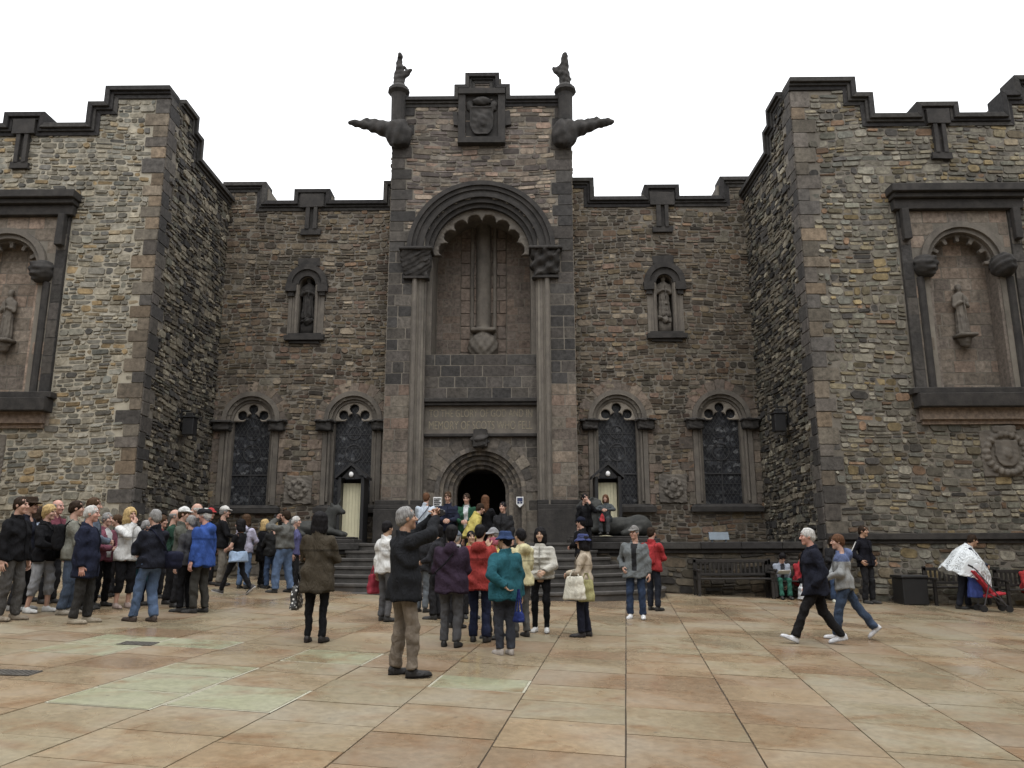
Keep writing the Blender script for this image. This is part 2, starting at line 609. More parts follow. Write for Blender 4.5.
def slab_mat():
    m, t, b = new_mat('wet_sandstone_flags')
    at = N(t, 'ShaderNodeAttribute', attribute_name='stone')
    sp = N(t, 'ShaderNodeSeparateColor')
    t.links.new(at.outputs['Color'], sp.inputs[0])
    cols = [(0.265, 0.198, 0.126), (0.252, 0.201, 0.131), (0.276, 0.217, 0.140), (0.242, 0.174, 0.112), (0.257, 0.208, 0.138),
            (0.268, 0.198, 0.123), (0.253, 0.212, 0.141), (0.229, 0.172, 0.114), (0.264, 0.216, 0.142), (0.268, 0.270, 0.178)]
    r = ramp(t, [(i / 10, c) for i, c in enumerate(cols)], 'CONSTANT')
    t.links.new(sp.outputs[0], r.inputs[0])
    vm = N(t, 'ShaderNodeVectorMath', operation='SCALE')
    t.links.new(r.outputs[0], vm.inputs[0])
    t.links.new(mrange(t, sp.outputs[1], 0, 1, 0.92, 1.07), vm.inputs['Scale'])
    tc = N(t, 'ShaderNodeTexCoord')
    # every flag shows its own bedding pattern: shift the noise by the flag's number
    add = N(t, 'ShaderNodeVectorMath', operation='MULTIPLY_ADD')
    t.links.new(at.outputs['Color'], add.inputs[0])
    add.inputs[1].default_value = (40, 40, 40)
    t.links.new(tc.outputs['Object'], add.inputs[2])
    n = N(t, 'ShaderNodeTexNoise')
    n.inputs['Scale'].default_value = 1.7
    n.inputs['Detail'].default_value = 7
    n.inputs['Roughness'].default_value = 0.62
    n.inputs['Distortion'].default_value = 0.8
    t.links.new(add.outputs[0], n.inputs['Vector'])
    c = mixc(t, vm.outputs[0], (0.20, 0.115, 0.06), mrange(t, n.outputs['Fac'], 0.49, 0.70, 0, 0.8))
    n2 = N(t, 'ShaderNodeTexNoise')
    n2.inputs['Scale'].default_value = 0.9
    n2.inputs['Detail'].default_value = 6
    n2.inputs['Distortion'].default_value = 0.5
    t.links.new(tc.outputs['Object'], n2.inputs['Vector'])
    c = mixc(t, c, (0.225, 0.205, 0.16), mrange(t, n2.outputs['Fac'], 0.48, 0.7, 0, 0.55))
    n3 = noise(t, 14, 6, 0.7)
    vs = N(t, 'ShaderNodeTexVoronoi', feature='F1')
    vs.inputs['Scale'].default_value = 2.6
    t.links.new(tc.outputs['Object'], vs.inputs['Vector'])
    c = mixc(t, (0.09, 0.078, 0.062), c, mrange(t, vs.outputs['Distance'], 0.03, 0.06, 0.3, 1))
    vm2 = N(t, 'ShaderNodeVectorMath', operation='SCALE')
    t.links.new(c, vm2.inputs[0])
    t.links.new(mrange(t, n3, 0.3, 0.7, 0.76, 1.17), vm2.inputs['Scale'])
    t.links.new(vm2.outputs[0], b.inputs['Base Color'])
    t.links.new(mrange(t, n2.outputs['Fac'], 0.38, 0.62, 0.16, 0.48), b.inputs['Roughness'])
    b.inputs['Specular IOR Level'].default_value = 0.35
    bump(t, b, n3, 0.25, 0.006)
    return m


M['slab'] = slab_mat()
M['joint'] = plain_stone('dark_joint', (0.05, 0.038, 0.028), (0.09, 0.07, 0.05), 3, sootv=0.3)
M['pale_joint'] = plain_stone('pale_joint', (0.36, 0.345, 0.27), (0.27, 0.25, 0.19), 5, sootv=0.05)
M['earth'] = plain_stone('ground_stone', (0.22, 0.18, 0.13), (0.28, 0.22, 0.16), 1)
# ================================================================ THE SETTING
XC = -1.2            # axis of the courtyard front
YF = 25.0            # rear wall of the recess
YW = 20.2            # fronts of the two wings
YT = 24.3            # front of the entrance tower
XT = -1.25
XL, XR = -10.0, 7.75   # inner corners of the wings
TZ = 1.72            # terrace level

# ---- ground and paving
mb = MB()
mb.add([(-400, -400, gz(-400, -400) - 3), (400, -400, gz(400, -400) - 3), (400, 400, gz(400, 400) - 16), (-400, 400, gz(-400, 400) - 16)], [(0, 1, 2, 3)])
tag(mb.build('ground', M['earth']), kind='structure')
mb = MB()
c_ = [(-24, -6), (24, -6), (24, 24.5), (-24, 24.5)]
mb.hexa([(x, y, gz(x, y) - 0.5) for x, y in c_] + [(x, y, gz(x, y) - 0.012) for x, y in c_])
tag(mb.build('joint_bed', M['joint']), kind='structure')

ANG = math.radians(7.6)
E1 = (math.sin(ANG), math.cos(ANG))
E2 = (math.cos(ANG), -math.sin(ANG))
GREEN = [G(118, 697), G(222, 708), G(168, 680), G(222, 666), G(335, 659), G(480, 686), G(95, 651), G(205, 647), G(150, 640)]
mb = MB()
mj = MB()
rs = random.Random(5)
for i in range(-26, 27):
    a0 = -0.055 + 0.96 * i
    b = -4.0 + rs.uniform(-0.15, 0.15)
    while b < 26:
        L = rs.choice((0.62, 0.70, 0.78, 0.84, 0.90, 0.96, 0.75))
        q = [(a0 + 0.007, b + 0.007), (a0 + 0.953, b + 0.007), (a0 + 0.953, b + L - 0.007), (a0 + 0.007, b + L - 0.007)]
        pts = [(a * E2[0] + bb * E1[0], a * E2[1] + bb * E1[1]) for a, bb in q]
        cx = sum(p[0] for p in pts) / 4
        cy = sum(p[1] for p in pts) / 4
        ca, cb = a0 + 0.48, b + L / 2
        green = False
        for gx, gy in GREEN:
            ga, gb = gx * E2[0] + gy * E2[1], gx * E1[0] + gy * E1[1]
            if abs(ga - ca) < 0.48 and abs(gb - cb) < L / 2: green = True
        if -23 < cx < 23 and -5 < cy < 23.8:
            h = rs.uniform(-0.002, 0.002)
            col = (rs.uniform(0, 0.899), rs.random(), rs.random())
            if green:
                col = (0.95, rs.uniform(0.7, 1), rs.random())
                mj.add([(p[0] + (p[0] - cx) * 0.012, p[1] + (p[1] - cy) * 0.012, gz(*p) - 0.0005) for p in pts], [(0, 1, 2, 3)])
                pts = [(p[0] - (p[0] - cx) * 0.045, p[1] - (p[1] - cy) * 0.045) for p in pts]
                h = 0.004
            mb.hexa([(x, y, gz(x, y) - 0.03) for x, y in pts] +
                    [(x + rs.uniform(-.003, .003), y + rs.uniform(-.003, .003), gz(x, y) + h + rs.uniform(-.001, .001)) for x, y in pts], 0, col)
        b += L
po = mb.build('paved_courtyard', M['slab'], fix=False)
tag(po, kind='structure')
tag(mj.build('pale_paving_joints', M['pale_joint'], fix=False), kind='structure')


# ---- masonry builders
def stone_block(mb, P, u0, u1, v0, v1, gap, dmin, dmax, jit, col, wob=None):
    w_, h_ = u1 - u0, v1 - v0
    c = min(w_, h_) * (RNG.uniform(0.12, 0.3) if jit > 0.008 else RNG.uniform(0.03, 0.07))
    g = gap
    pts = [(u0 + g + c, v0 + g), (u1 - g - c, v0 + g), (u1 - g, v0 + g + c), (u1 - g, v1 - g - c),
           (u1 - g - c, v1 - g), (u0 + g + c, v1 - g), (u0 + g, v1 - g - c), (u0 + g, v0 + g + c)]
    d = RNG.uniform(dmin, dmax)
    tl = max(0.004, min(0.03, dmax)) if jit > 0.008 else 0.003
    tu, tv = RNG.uniform(-1, 1) * tl / w_, RNG.uniform(-1, 1) * tl / h_ * 0.6
    d += 0.002
    uc, vc = (u0 + u1) / 2, (v0 + v1) / 2
    lo, hi = [], []
    for (u, v) in pts:
        u += RNG.uniform(-jit, jit)
        v += RNG.uniform(-jit, jit)
        if wob: v += wob(u, v)
        k = 1 - min(0.3, (0.028 if jit > 0.008 else 0.012) / max(h_, 0.05))
        lo.append(P(u, v, -0.02))
        ui, vi = uc + (u - uc) * (1 - 0.02 / w_), (vc + (wob(uc, vc) if wob else 0)) + (v - (vc + (wob(uc, vc) if wob else 0))) * k
        hi.append(P(ui, vi, d + tu * (u - uc) + tv * (v - vc)))
    fs = [(i, (i + 1) % 8, 8 + (i + 1) % 8, 8 + i) for i in range(8)] + [tuple(range(8, 16))]
    if P.flip: fs = [f[::-1] for f in fs]
    mb.add(lo + hi, fs, 0, col)


def wob_(u, v):
    return 0.05 * math.sin(u * 0.9 + v * 0.35) + 0.025 * math.sin(u * 2.3 - v * 1.3 + 1)


def rubble(mb, P, u0, u1, v0, v1, hole, hr=(0.11, 0.25), wr=(0.15, 0.52), gap=0.011, jit=0.014, d=(0.004, 0.04), wob=wob_):
    v = v0
    while v < v1:
        h = RNG.uniform(*hr)
        u = u0 - RNG.uniform(0, 0.3)
        while u < u1:
            wd = RNG.uniform(*wr) * (0.75 + h)
            parts = [(v, v + h)]
            if h > 0.17 and RNG.random() < 0.55:
                k = v + h * RNG.uniform(0.35, 0.65)
                parts = [(v, k), (k, v + h)]
            for (a, b) in parts:
                segs = [(u, u + wd)]
                if len(parts) == 2 and wd > 0.32 and RNG.random() < 0.5:
                    k = u + wd * RNG.uniform(0.35, 0.65)
                    segs = [(u, k), (k, u + wd)]
                for (p, q) in segs:
                    p2, q2 = max(p, u0), min(q, u1)
                    if q2 - p2 < 0.06: continue
                    if hole:
                        ys = (a + .02, (a + b) / 2, b - .02)
                        bad = lambda x: any(hole(x, y) for y in ys)
                        while q2 - p2 > .06 and bad(p2 + .015): p2 += .03
                        while q2 - p2 > .06 and bad(q2 - .015): q2 -= .03
                        if q2 - p2 < .07 or any(bad(p2 + (q2 - p2) * f) for f in (.25, .5, .75)): continue
                    stone_block(mb, P, p2, q2, a, b, gap, d[0], d[1], jit, rc3(), wob)
            u += wd
        v += h


def ashlar(mb, P, u0, u1, v0, v1, ch=0.33, bw=(0.5, 0.95), hole=None, gap=0.0075, d=(0.0, 0.008), jit=0.002):
    nrow = max(1, round((v1 - v0) / ch))
    hh = (v1 - v0) / nrow
    for r in range(nrow):
        u = u0
        while u < u1 - 1e-4:
            wd = RNG.uniform(*bw)
            if u == u0 and r % 2: wd *= 0.6
            q = min(u + wd, u1)
            if u1 - q < 0.18: q = u1
            a, b = v0 + r * hh, v0 + (r + 1) * hh
            if not (hole and any(hole(x, y) for x in (u + .02, (u + q) / 2, q - .02) for y in (a + .02, (a + b) / 2, b - .02))):
                stone_block(mb, P, u, q, a, b, gap, d[0], d[1], jit, rc3())
            u = q


def quoins(mb, P, u0, sgn, v0, v1, wl=0.62, ws=0.36, h=(0.3, 0.46)):
    v, k = v0, 0
    spans = []
    while v < v1 - 0.1:
        hh = RNG.uniform(*h)
        if v + hh > v1 - 0.15: hh = v1 - v
        wd = (wl if k % 2 else ws) * RNG.uniform(0.85, 1.15)
        a, b = (u0, u0 + wd) if sgn > 0 else (u0 - wd, u0)
        stone_block(mb, P, a, b, v, v + hh, 0.006, 0.02, 0.035, 0.004, rc3())
        spans.append((v, v + hh, a, b))
        v += hh
        k += 1
    return spans


def in_spans(sp, u, v):
    for a, b, c, d in sp:
        if a <= v < b: return c - 0.005 < u < d + 0.005
    return False


def backing(mb, P, u0, u1, v0, v1, hole, d0=-0.9, d1=0.0, cell=0.15, m=1):
    nu, nv = max(1, round((u1 - u0) / cell)), max(1, round((v1 - v0) / cell))
    cu, cv = (u1 - u0) / nu, (v1 - v0) / nv
    fill = [[not (hole and hole(u0 + (i + .5) * cu, v0 + (j + .5) * cv)) for j in range(nv)] for i in range(nu)]
    base = len(mb.V)
    ids = {}

    def vid(i, j, s):
        k = (i, j, s)
        if k not in ids:
            ids[k] = len(mb.V)
            mb.V.append(P(u0 + i * cu, v0 + j * cv, d1 if s else d0))
        return ids[k]
    def put(f):
        mb.F.append(f[::-1] if P.flip else f)
        mb.M.append(m)
        mb.C.append((.5, .5, .5))
    for i in range(nu):
        for j in range(nv):
            if not fill[i][j]: continue
            put([vid(i, j, 1), vid(i + 1, j, 1), vid(i + 1, j + 1, 1), vid(i, j + 1, 1)])
            put([vid(i, j + 1, 0), vid(i + 1, j + 1, 0), vid(i + 1, j, 0), vid(i, j, 0)])
            for di, dj, a, b in ((-1, 0, (i, j + 1), (i, j)), (1, 0, (i + 1, j), (i + 1, j + 1)), (0, -1, (i, j), (i + 1, j)), (0, 1, (i + 1, j + 1), (i, j + 1))):
                x, y = i + di, j + dj
                if x < 0 or y < 0 or x >= nu or y >= nv or not fill[x][y]:
                    put([vid(*a, 0), vid(*b, 0), vid(*b, 1), vid(*a, 1)])


def mkplane(O, U, Nn):
    P = Plane(O, U, Nn)
    # right-handed (U, Z, N)?
    cx = U[1] * 1 * Nn[0] - U[0] * Nn[1]
    P.flip = cx < 0
    return P


def profile_band(mb, P, prof, t0, t1, d0, d1):
    """moulded band that follows a stepped wall top; prof = axis-aligned polyline left to right"""
    def off(t):
        o = []
        n = len(prof)
        for i, (u, v) in enumerate(prof):
            du = dv = 0
            for a, b in ((i - 1, i), (i, i + 1)):
                if a < 0 or b >= n: continue
                x, y = prof[b][0] - prof[a][0], prof[b][1] - prof[a][1]
                if abs(x) > abs(y): dv = -t
                else: du = t if y > 0 else -t
            o.append((u + du, v + dv))
        return o
    A, B = off(t0), off(t1)
    for i in range(len(prof) - 1):
        q = [B[i], B[i + 1], A[i + 1], A[i]]
        mb.hexa([P(u, v, d0) for u, v in q] + [P(u, v, d1) for u, v in q])


def parapet(P, prof, parent, d_back=-0.5, name='parapet'):
    mb = MB()
    profile_band(mb, P, prof, 0.0, 0.14, d_back, 0.19)
    profile_band(mb, P, prof, 0.142, 0.22, d_back, 0.11)
    profile_band(mb, P, prof, 0.222, 0.34, d_back, 0.055)
    return mb.build(name, M['coping'], parent, bevel=0.012)


def under(prof, u):
    """height of the wall top at u"""
    for (a, b) in zip(prof[:-1], prof[1:]):
        if abs(b[0] - a[0]) > 1e-6 and a[0] <= u <= b[0]: return a[1]
    return prof[0][1] if u < prof[0][0] else prof[-1][1]


# ---- the building
B = empty('memorial_building', (XC, YF, 0.6))
tag(B, 'tall sooty rubble stone memorial hall with battlemented wings and a central arched entrance tower', 'building')

PF = mkplane((0, YF, 0), (1, 0, 0), (0, -1, 0))
PT = mkplane((XT, YT, 0), (1, 0, 0), (0, -1, 0))
PWL = mkplane((XL, YW, 0), (-1, 0, 0), (0, -1, 0))      # u runs outward from the inner corner
PWR = mkplane((XR, YW, 0), (1, 0, 0), (0, -1, 0))
PSL = mkplane((XL, YW, 0), (0, 1, 0), (1, 0, 0))        # inner side walls, u runs back
PSR = mkplane((XR, YW, 0), (0, 1, 0), (-1, 0, 0))
zf = lambda py: W(490, py, YF)[1]
zt = lambda py: W(481, py, YT)[1]
zw = lambda py: W(900, py, YW)[1]

# heights
Z_LOW = 13.40         # rear parapet
Z_MER = zf(186.5)
Z_COR = zf(179)
WZ_HI, WZ_MID, WZ_LOW, WZ_MER = zw(78), zw(93.5), zw(114.5), zw(103.5)

WIN_U = [(-7.55, 'lower arched window beside the left wing'), (-4.22, ''), (4.36, ''), (7.72, '')]
WIN_HALF, WIN_SILL, WIN_SPR = 0.63, 2.93, W(723, 419, YF)[1]
NICHE_U = [-5.93, 6.07]


def win_hole(u, v, pad=0.0):
    for wu, _ in WIN_U:
        x = abs(u - (XC + wu))
        if v < WIN_SPR:
            if x < WIN_HALF + 0.32 + pad and v > WIN_SILL - 0.25: return True
        elif math.hypot(x, v - WIN_SPR) < WIN_HALF + 0.3 + pad: return True
    return False


N_SPR = W(666, 283, YF)[1]
N_SILL = W(666, 333, YF)[1]


def niche_hole(u, v, pad=0.0):
    for nu in NICHE_U:
        x = abs(u - (XC + nu))
        if v < N_SPR:
            if x < 0.42 + pad and v > N_SILL - 0.25: return True
        elif math.hypot(x, v - N_SPR) < 0.42 + pad: return True
    return False


# rear wall: left and right of the tower
TWH = 3.05
TL, TR = XT - TWH, XT + TWH
XBL, XBR = XL + 0.3, XR - 0.3
cm = (WIN_U[0][0], 0)
LPROF = [(XL - 0.2, Z_COR), (XL + 1.30, Z_COR), (XL + 1.30, Z_LOW), (XC - 5.9 - 0.62, Z_LOW), (XC - 5.9 - 0.62, Z_MER), (XC - 5.9 + 0.62, Z_MER),
         (XC - 5.9 + 0.62, Z_LOW), (TL - 0.35, Z_LOW), (TL - 0.35, Z_COR), (TL + 0.1, Z_COR)]
RPROF = [(TR - 0.1, Z_COR), (TR + 0.78, Z_COR), (TR + 0.78, Z_LOW), (XC + 6.1 - 0.6, Z_LOW), (XC + 6.1 - 0.6, Z_MER), (XC + 6.1 + 0.6, Z_MER),
         (XC + 6.1 + 0.6, Z_LOW), (XR - 0.85, Z_LOW), (XR - 0.85, Z_COR), (XR + 0.2, Z_COR)]
PIER = []           # pinkish dressed blocks between the windows, filled by the windows below
LPROF = [(u, v - .12) for u, v in LPROF]
RPROF = [(u, v - .05) for u, v in RPROF]
for nm, x0, x1, prof in (('rear_wall', XL, TL + 0.1, LPROF), ('rear_wall', TR - 0.1, XR, RPROF)):
    mb = MB()
    top = lambda u: under(prof, u) - 0.2
    hb = lambda u, v: v > top(u) or (win_hole(u, v, -0.16)) or niche_hole(u, v, -0.02)
    hs_ = lambda u, v: v > top(u) - 0.05 or win_hole(u, v, 0.0) or niche_hole(u, v, 0.1)
    backing(mb, PF, x0, x1, 1.2, 15.0, hb)
    rubble(mb, PF, x0, x1, 1.3, 15.0, hs_)
    wall = mb.build(nm, [M['rubble'], M['mortar']], B, fix=False)
    parapet(PF, prof, wall)
    # waterspout chute under the merlon
    uc = XC - 5.9 if x0 < XT else XC + 6.1
    mb = MB()
    zt_, zb_ = zf(206), zf(229)
    mb.pbox(PF, uc - 0.42, uc + 0.42, zt_ - 0.05, zt_ + 0.42, 0.0, 0.16, jit=0.02)
    mb.pbox(PF, uc - 0.20, uc - 0.07, zb_, zt_ - 0.05, 0.0, 0.15, jit=0.015)
    mb.pbox(PF, uc + 0.07, uc + 0.20, zb_, zt_ - 0.05, 0.0, 0.15, jit=0.015)
    mb.pbox(PF, uc - 0.07, uc + 0.07, zb_, zt_ - 0.05, 0.0, 0.05)
    mb.pbox(PF, uc - 0.34, uc + 0.34, zb_ - 0.2, zb_, 0.0, 0.12, jit=0.02)
    mb.build('waterspout', M['dark'], wall)


# ---- windows
def robed(P, seed=0, shield=True):
    """a standing carved figure, feet at 0, 1.5 high (x, y = out of the wall is -y)"""
    d = loft(P, [(0, .21, .16), (0.1, .22, .17), (0.5, .18, .15), (0.85, .17, .13), (1.05, .21, .14), (1.2, .17, .11), (1.27, .07, .07)], 2.1)
    d = smin(d, ell(P, (0, -0.02, 1.38), (.085, .095, .115)), 0.04)
    d = smin(d, ell(P, (0, 0.02, 1.45), (.10, .10, .07)), 0.03)
    for s in (-1, 1):
        d = smin(d, rcone(P, (s * .2, 0, 1.1), (s * .24, -.05, .85), .075, .06), 0.04)
        d = smin(d, rcone(P, (s * .24, -.05, .85), (s * .05, -.17, .93), .06, .045), 0.03)
    if shield:
        d = np.minimum(d, rcone(P, (0.06, -.18, 0.15), (0.03, -.19, 1.15), .022, .025))
    th = np.arctan2(P[..., 1], P[..., 0])
    fold = 0.016 * np.sin(th * 11 + P[..., 2] * 3 + seed) * np.clip((0.95 - P[..., 2]) * 3, 0, 1)
    return d + fold + waves(P, 0.006, 22, seed)


def carved_lump(P, c, r, seed, amp=0.03, sc=20):
    return ell(P, c, r) + waves(P, amp, sc, seed)


NARROW = [0.55]
for k, (wu, _) in enumerate(WIN_U):
    uc = XC + wu
    mb = MB()
    h, s = WIN_HALF, WIN_SPR
    # moulded orders of the arch and jambs
    for r0, r1, d0, d1 in ((0.80, 0.95, -0.28, 0.075), (0.70, 0.80, -0.34, -0.02), (0.615, 0.70, -0.5, -0.10)):
        mb.ring(PF, uc, s, r0, r1, d0, d1, n=20)
        for sg in (-1, 1):
            a, b = sorted((uc + sg * r0, uc + sg * r1))
            mb.pbox(PF, a, b, WIN_SILL, s, d0, d1)
    for sg in (-1, 1):
        mb.tube(PF(uc + sg * 0.75, WIN_SILL + .1, 0.02), PF(uc + sg * 0.75, s - .2, 0.02), 0.045, n=10)
    win = mb.build('window', M['grey'], B)
    # dressed stones around it
    mb = MB()
    n = 11
    for i in range(n):
        a0, a1 = 180 * i / n, 180 * (i + 1) / n
        mb.ring(PF, uc, s, 0.955, 1.2 + RNG.uniform(-.02, .12), -0.05, RNG.uniform(.02, .04), a0 + .3, a1 - .3, n=2, c=rc3())
    mb.build('voussoirs', M['ashlar_pink'], win)
    for sg in (-1, 1):
        mb = MB()
        v, j = WIN_SILL - 0.02, 0
        while v < s - 0.25:
            hh = RNG.uniform(0.27, 0.42)
            ww = 1.42 if (j % 2) else 1.17
            ww += RNG.uniform(-.04, .04)
            a, b = sorted((uc + sg * 0.955, uc + sg * ww))
            a, b = max(a, XL + 0.02), min(b, XR - 0.02)
            if TL - 0.02 < b and a < TR + 0.02:
                if a < TL: b = min(b, TL - 0.01)
                elif b > TR: a = max(a, TR + 0.01)
            if b - a > 0.06:
                stone_block(mb, PF, a, b, v, min(v + hh, s - 0.22), 0.004, 0.03, 0.045, 0.004, rc3())
            v += hh
            j += 1
        mb.build('jamb_stones', M['ashlar_pink'], win)
    for sg in (-1, 1):
        mb = MB()
        def cb(P):
            d = bx(P, (0, 0.06, 0), (0.26, 0.2, 0.15), 0.05)
            d = np.minimum(d, bx(P, (0, 0.08, 0.16), (0.31, 0.25, 0.035), 0.01))
            return d + waves(P, 0.018, 24, k * 2 + sg)
        V, Q = relief(cb, PF, uc + sg * (0.90), s - 0.22, 0.4, -0.26, 0.26, -0.25, 0.42, 0.03)
        mb.raw(V, Q)
        mb.build('corbel', M['dark'], win, smooth=True)

    def trac(P):
        u, d_, v = P[..., 0], P[..., 1], P[..., 2]
        q = np.hypot(u, v) - 0.63
        for a in (28, 64 + 26, 152):
            cu, cv = 0.40 * math.cos(math.radians(a)), 0.40 * math.sin(math.radians(a))
            q = np.maximum(q, 0.15 - np.hypot(u - cu, v - cv))
            cu, cv = 0.30 * math.cos(math.radians(a)), 0.28 * math.sin(math.radians(a))
            q = np.maximum(q, 0.065 - np.hypot(u - cu, v - cv))
        q = np.maximum(q, 0.245 - np.hypot(u, v - 0.0))
        q = np.maximum(q, 0.36 - np.hypot(u, v + 0.23))
        q = np.maximum(q, -0.02 - v)
        return np.maximum(q, np.abs(d_ + 0.2) - 0.05)
    V, Q = relief(trac, PF, uc, s, 0.66, -0.05, 0.66, -0.28, -0.12, 0.022)
    mb = MB()
    mb.raw(V, Q)
    mb.build('tracery', M['pale_trim'], win, smooth=True)
    mb = MB()
    pl = []
    mb.pbox(PF, uc - h - 0.04, uc + h + 0.04, WIN_SILL - 0.03, s + 0.0, -0.36, -0.33)
    mb.ring(PF, uc, s, 0.001, h + 0.04, -0.36, -0.33, n=20)
    mb.build('glass', M['glass'], win)
    mb = MB()
    th = WIN_SILL + (s - WIN_SILL) * 0.36
    mb.pbox(PF, uc - h, uc + h, th - 0.022, th + 0.022, -0.329, -0.29)
    mb.pbox(PF, uc - 0.02, uc + 0.02, WIN_SILL, th - 0.023, -0.329, -0.295)
    for f in (0.12, 0.24, 0.52, 0.68, 0.84):
        zz = WIN_SILL + (s - WIN_SILL) * f
        mb.pbox(PF, uc - h, uc + h, zz - 0.008, zz + 0.008, -0.329, -0.315)
    mb.ring(PF, uc, WIN_SILL + (s - WIN_SILL) * 0.62, 0.26, 0.29, -0.328, -0.302, 0, 360, n=28)
    mb.ring(PF, uc, WIN_SILL + (s - WIN_SILL) * 0.86, 0.20, 0.225, -0.328, -0.304, 0, 360, n=24)
    mb.pbox(PF, uc - 0.012, uc + 0.012, th + 0.023, WIN_SILL + (s - WIN_SILL) * 0.62 - 0.26, -0.328, -0.304)
    mb.build('lead_bar', M['lead'], win)
    mb = MB()
    mb.pbox(PF, uc - 1.13, uc + 1.13, WIN_SILL - 0.25, WIN_SILL - 0.1, -0.3, 0.2, jit=0.008)
    mb.hexa([PF(uc - 1.13, WIN_SILL - 0.098, -.3), PF(uc + 1.13, WIN_SILL - 0.098, -.3), PF(uc + 1.13, WIN_SILL - 0.098, .19), PF(uc - 1.13, WIN_SILL - 0.098, .19),
             PF(uc - 1.0, WIN_SILL + 0.0, -.3), PF(uc + 1.0, WIN_SILL + 0.0, -.3), PF(uc + 1.0, WIN_SILL + 0.0, .03), PF(uc - 1.0, WIN_SILL + 0.0, .03)])
    mb.build('sill', M['dark'], win)

# carved panels between the windows
for uc in (XC - 5.88, XC + 6.05):
    zc = W(673, 489, YF)[1]
    def pan(P):
        u, d_, v = P[..., 0], P[..., 1], P[..., 2]
        d = bx(P, (0, 0.02, 0), (0.44, 0.07, 0.45), 0.01)
        d = np.minimum(d, np.maximum(np.hypot(u, v) - 0.33, np.abs(d_ - 0.1) - 0.03))
        r = np.hypot(u, v)
        a = np.arctan2(v, u)
        d = np.minimum(d, np.maximum(np.maximum(r - 0.29, 0.2 - r), np.abs(d_ - .14) - 0.03) + 0.02 * np.sin(a * 8))
        d = smin(d, ell(P, (0, .12, 0), (.13, .08, .16)), 0.03)
        return d + waves(P, 0.008, 25, 5)
    V, Q = relief(pan, PF, uc, zc, 0.5, -0.5, 0.5, -0.06, 0.22, 0.025)
    mb = MB()
    mb.raw(V, Q)
    mb.build('carved_panel', M['grey'], B, smooth=False)

# ---- small statue niches
for i, nu in enumerate(NICHE_U):
    uc = XC + nu
    mb = MB()
    # recess lining
    mb.ring(PF, uc, N_SPR, 0.27, 0.47, -0.55, -0.02, n=14)
    for sg in (-1, 1):
        a, b = sorted((uc + sg * .27, uc + sg * .47))
        mb.pbox(PF, a, b, N_SILL - .02, N_SPR, -0.55, 0.03)
        mb.tube(PF(uc + sg * .34, N_SILL, .05), PF(uc + sg * .34, N_SPR - .02, .05), .05)
        a, b = sorted((uc + sg * .475, uc + sg * .60))
        mb.pbox(PF, a, b, N_SILL - .02, N_SPR - .1, -0.05, 0.045, jit=.01)
    mb.pbox(PF, uc - .5, uc + .5, N_SILL - .1, N_SPR + .6, -0.62, -0.552)
    ni = mb.build('statue_niche', M['grey'], B)
    mb = MB()
    mb.ring(PF, uc, N_SPR, 0.28, 0.50, -0.02, 0.10, 0, 180, n=16)
    mb.ring(PF, uc, N_SPR, 0.50, 0.68, -0.02, 0.17, 0, 180, n=16)
    for sg in (-1, 1):
        a, b = sorted((uc + sg * .36, uc + sg * .70))
        mb.pbox(PF, a, b, N_SPR - .28, N_SPR - .002, -0.02, 0.18, jit=.02)
        a, b = sorted((uc + sg * .42, uc + sg * .62))
        mb.pbox(PF, a, b, N_SPR - .42, N_SPR - .285, -0.02, 0.12, jit=.02)
    mb.pbox(PF, uc - .36, uc + .36, N_SPR + .66, N_SPR + .95, -0.02, 0.05, jit=.03)
    mb.build('hood', M['dark'], ni)
    mb = MB()
    mb.pbox(PF, uc - .66, uc + .66, N_SILL - .22, N_SILL - .06, -0.5, .2, jit=.015)
    mb.pbox(PF, uc - .55, uc + .55, N_SILL - .058, N_SILL + .02, -0.5, .12)
    mb.pbox(PF, uc - .5, uc + .5, N_SILL - .32, N_SILL - .222, -0.1, .1, jit=.02)
    mb.build('sill', M['dark'], ni)
    zs = W(666, 316, YF)[1]
    V, Q = sculpt(lambda P: robed(P, i + 1), (-.36, -.26, -.05), (.36, .24, 1.6), 0.028)
    mb = MB()
    mb.raw([PF(uc + a[0], zs + a[2] * 0.98, -.2 - a[1]) for a in V], Q)
    V, Q = sculpt(lambda P: carved_lump(P, (0, 0, 0), (.24, .2, .16), i), (-.3, -.26, -.25), (.3, .26, .2), 0.03)
    mb.raw([PF(uc + a[0], zs - .08 + a[2], -.2 - a[1]) for a in V], Q)
    mb.pbox(PF, uc - .2, uc + .2, N_SILL, zs - .1, -.5, -.12)
    mb.build('statue', M['grey'] if i else M['dark'], ni, smooth=True)

# ---- the tower
T_TOP = zt(98.5)
T_M1, T_M2 = zt(87), zt(75.5)
TPROF = [(-TWH, T_TOP), (-0.95, T_TOP), (-0.95, T_M1), (-0.58, T_M1), (-0.58, T_M2), (0.60, T_M2), (0.60, T_M1), (0.97, T_M1), (0.97, T_TOP), (TWH, T_TOP)]
A_SPR = zt(251)
R_IN, R_OUT = 1.62, 2.42
Z_SH = zt(352)        # foot of the great niche
Z_LG0, Z_LG1 = zt(404), zt(397)
Z_IN = zt(432)
D_SPR = zt(491)
D_R = 0.79


def t_hole(u, v, r, half):
    if v < A_SPR: return abs(u) < half
    return math.hypot(u, v - A_SPR) < r


mb = MB()
backing(mb, PT, -TWH, TWH, 0.6, T_TOP + 1.2, lambda u, v: v > under(TPROF, u) - 0.2 or t_hole(u, v, 1.95, 1.90), -1.8, 0.0)
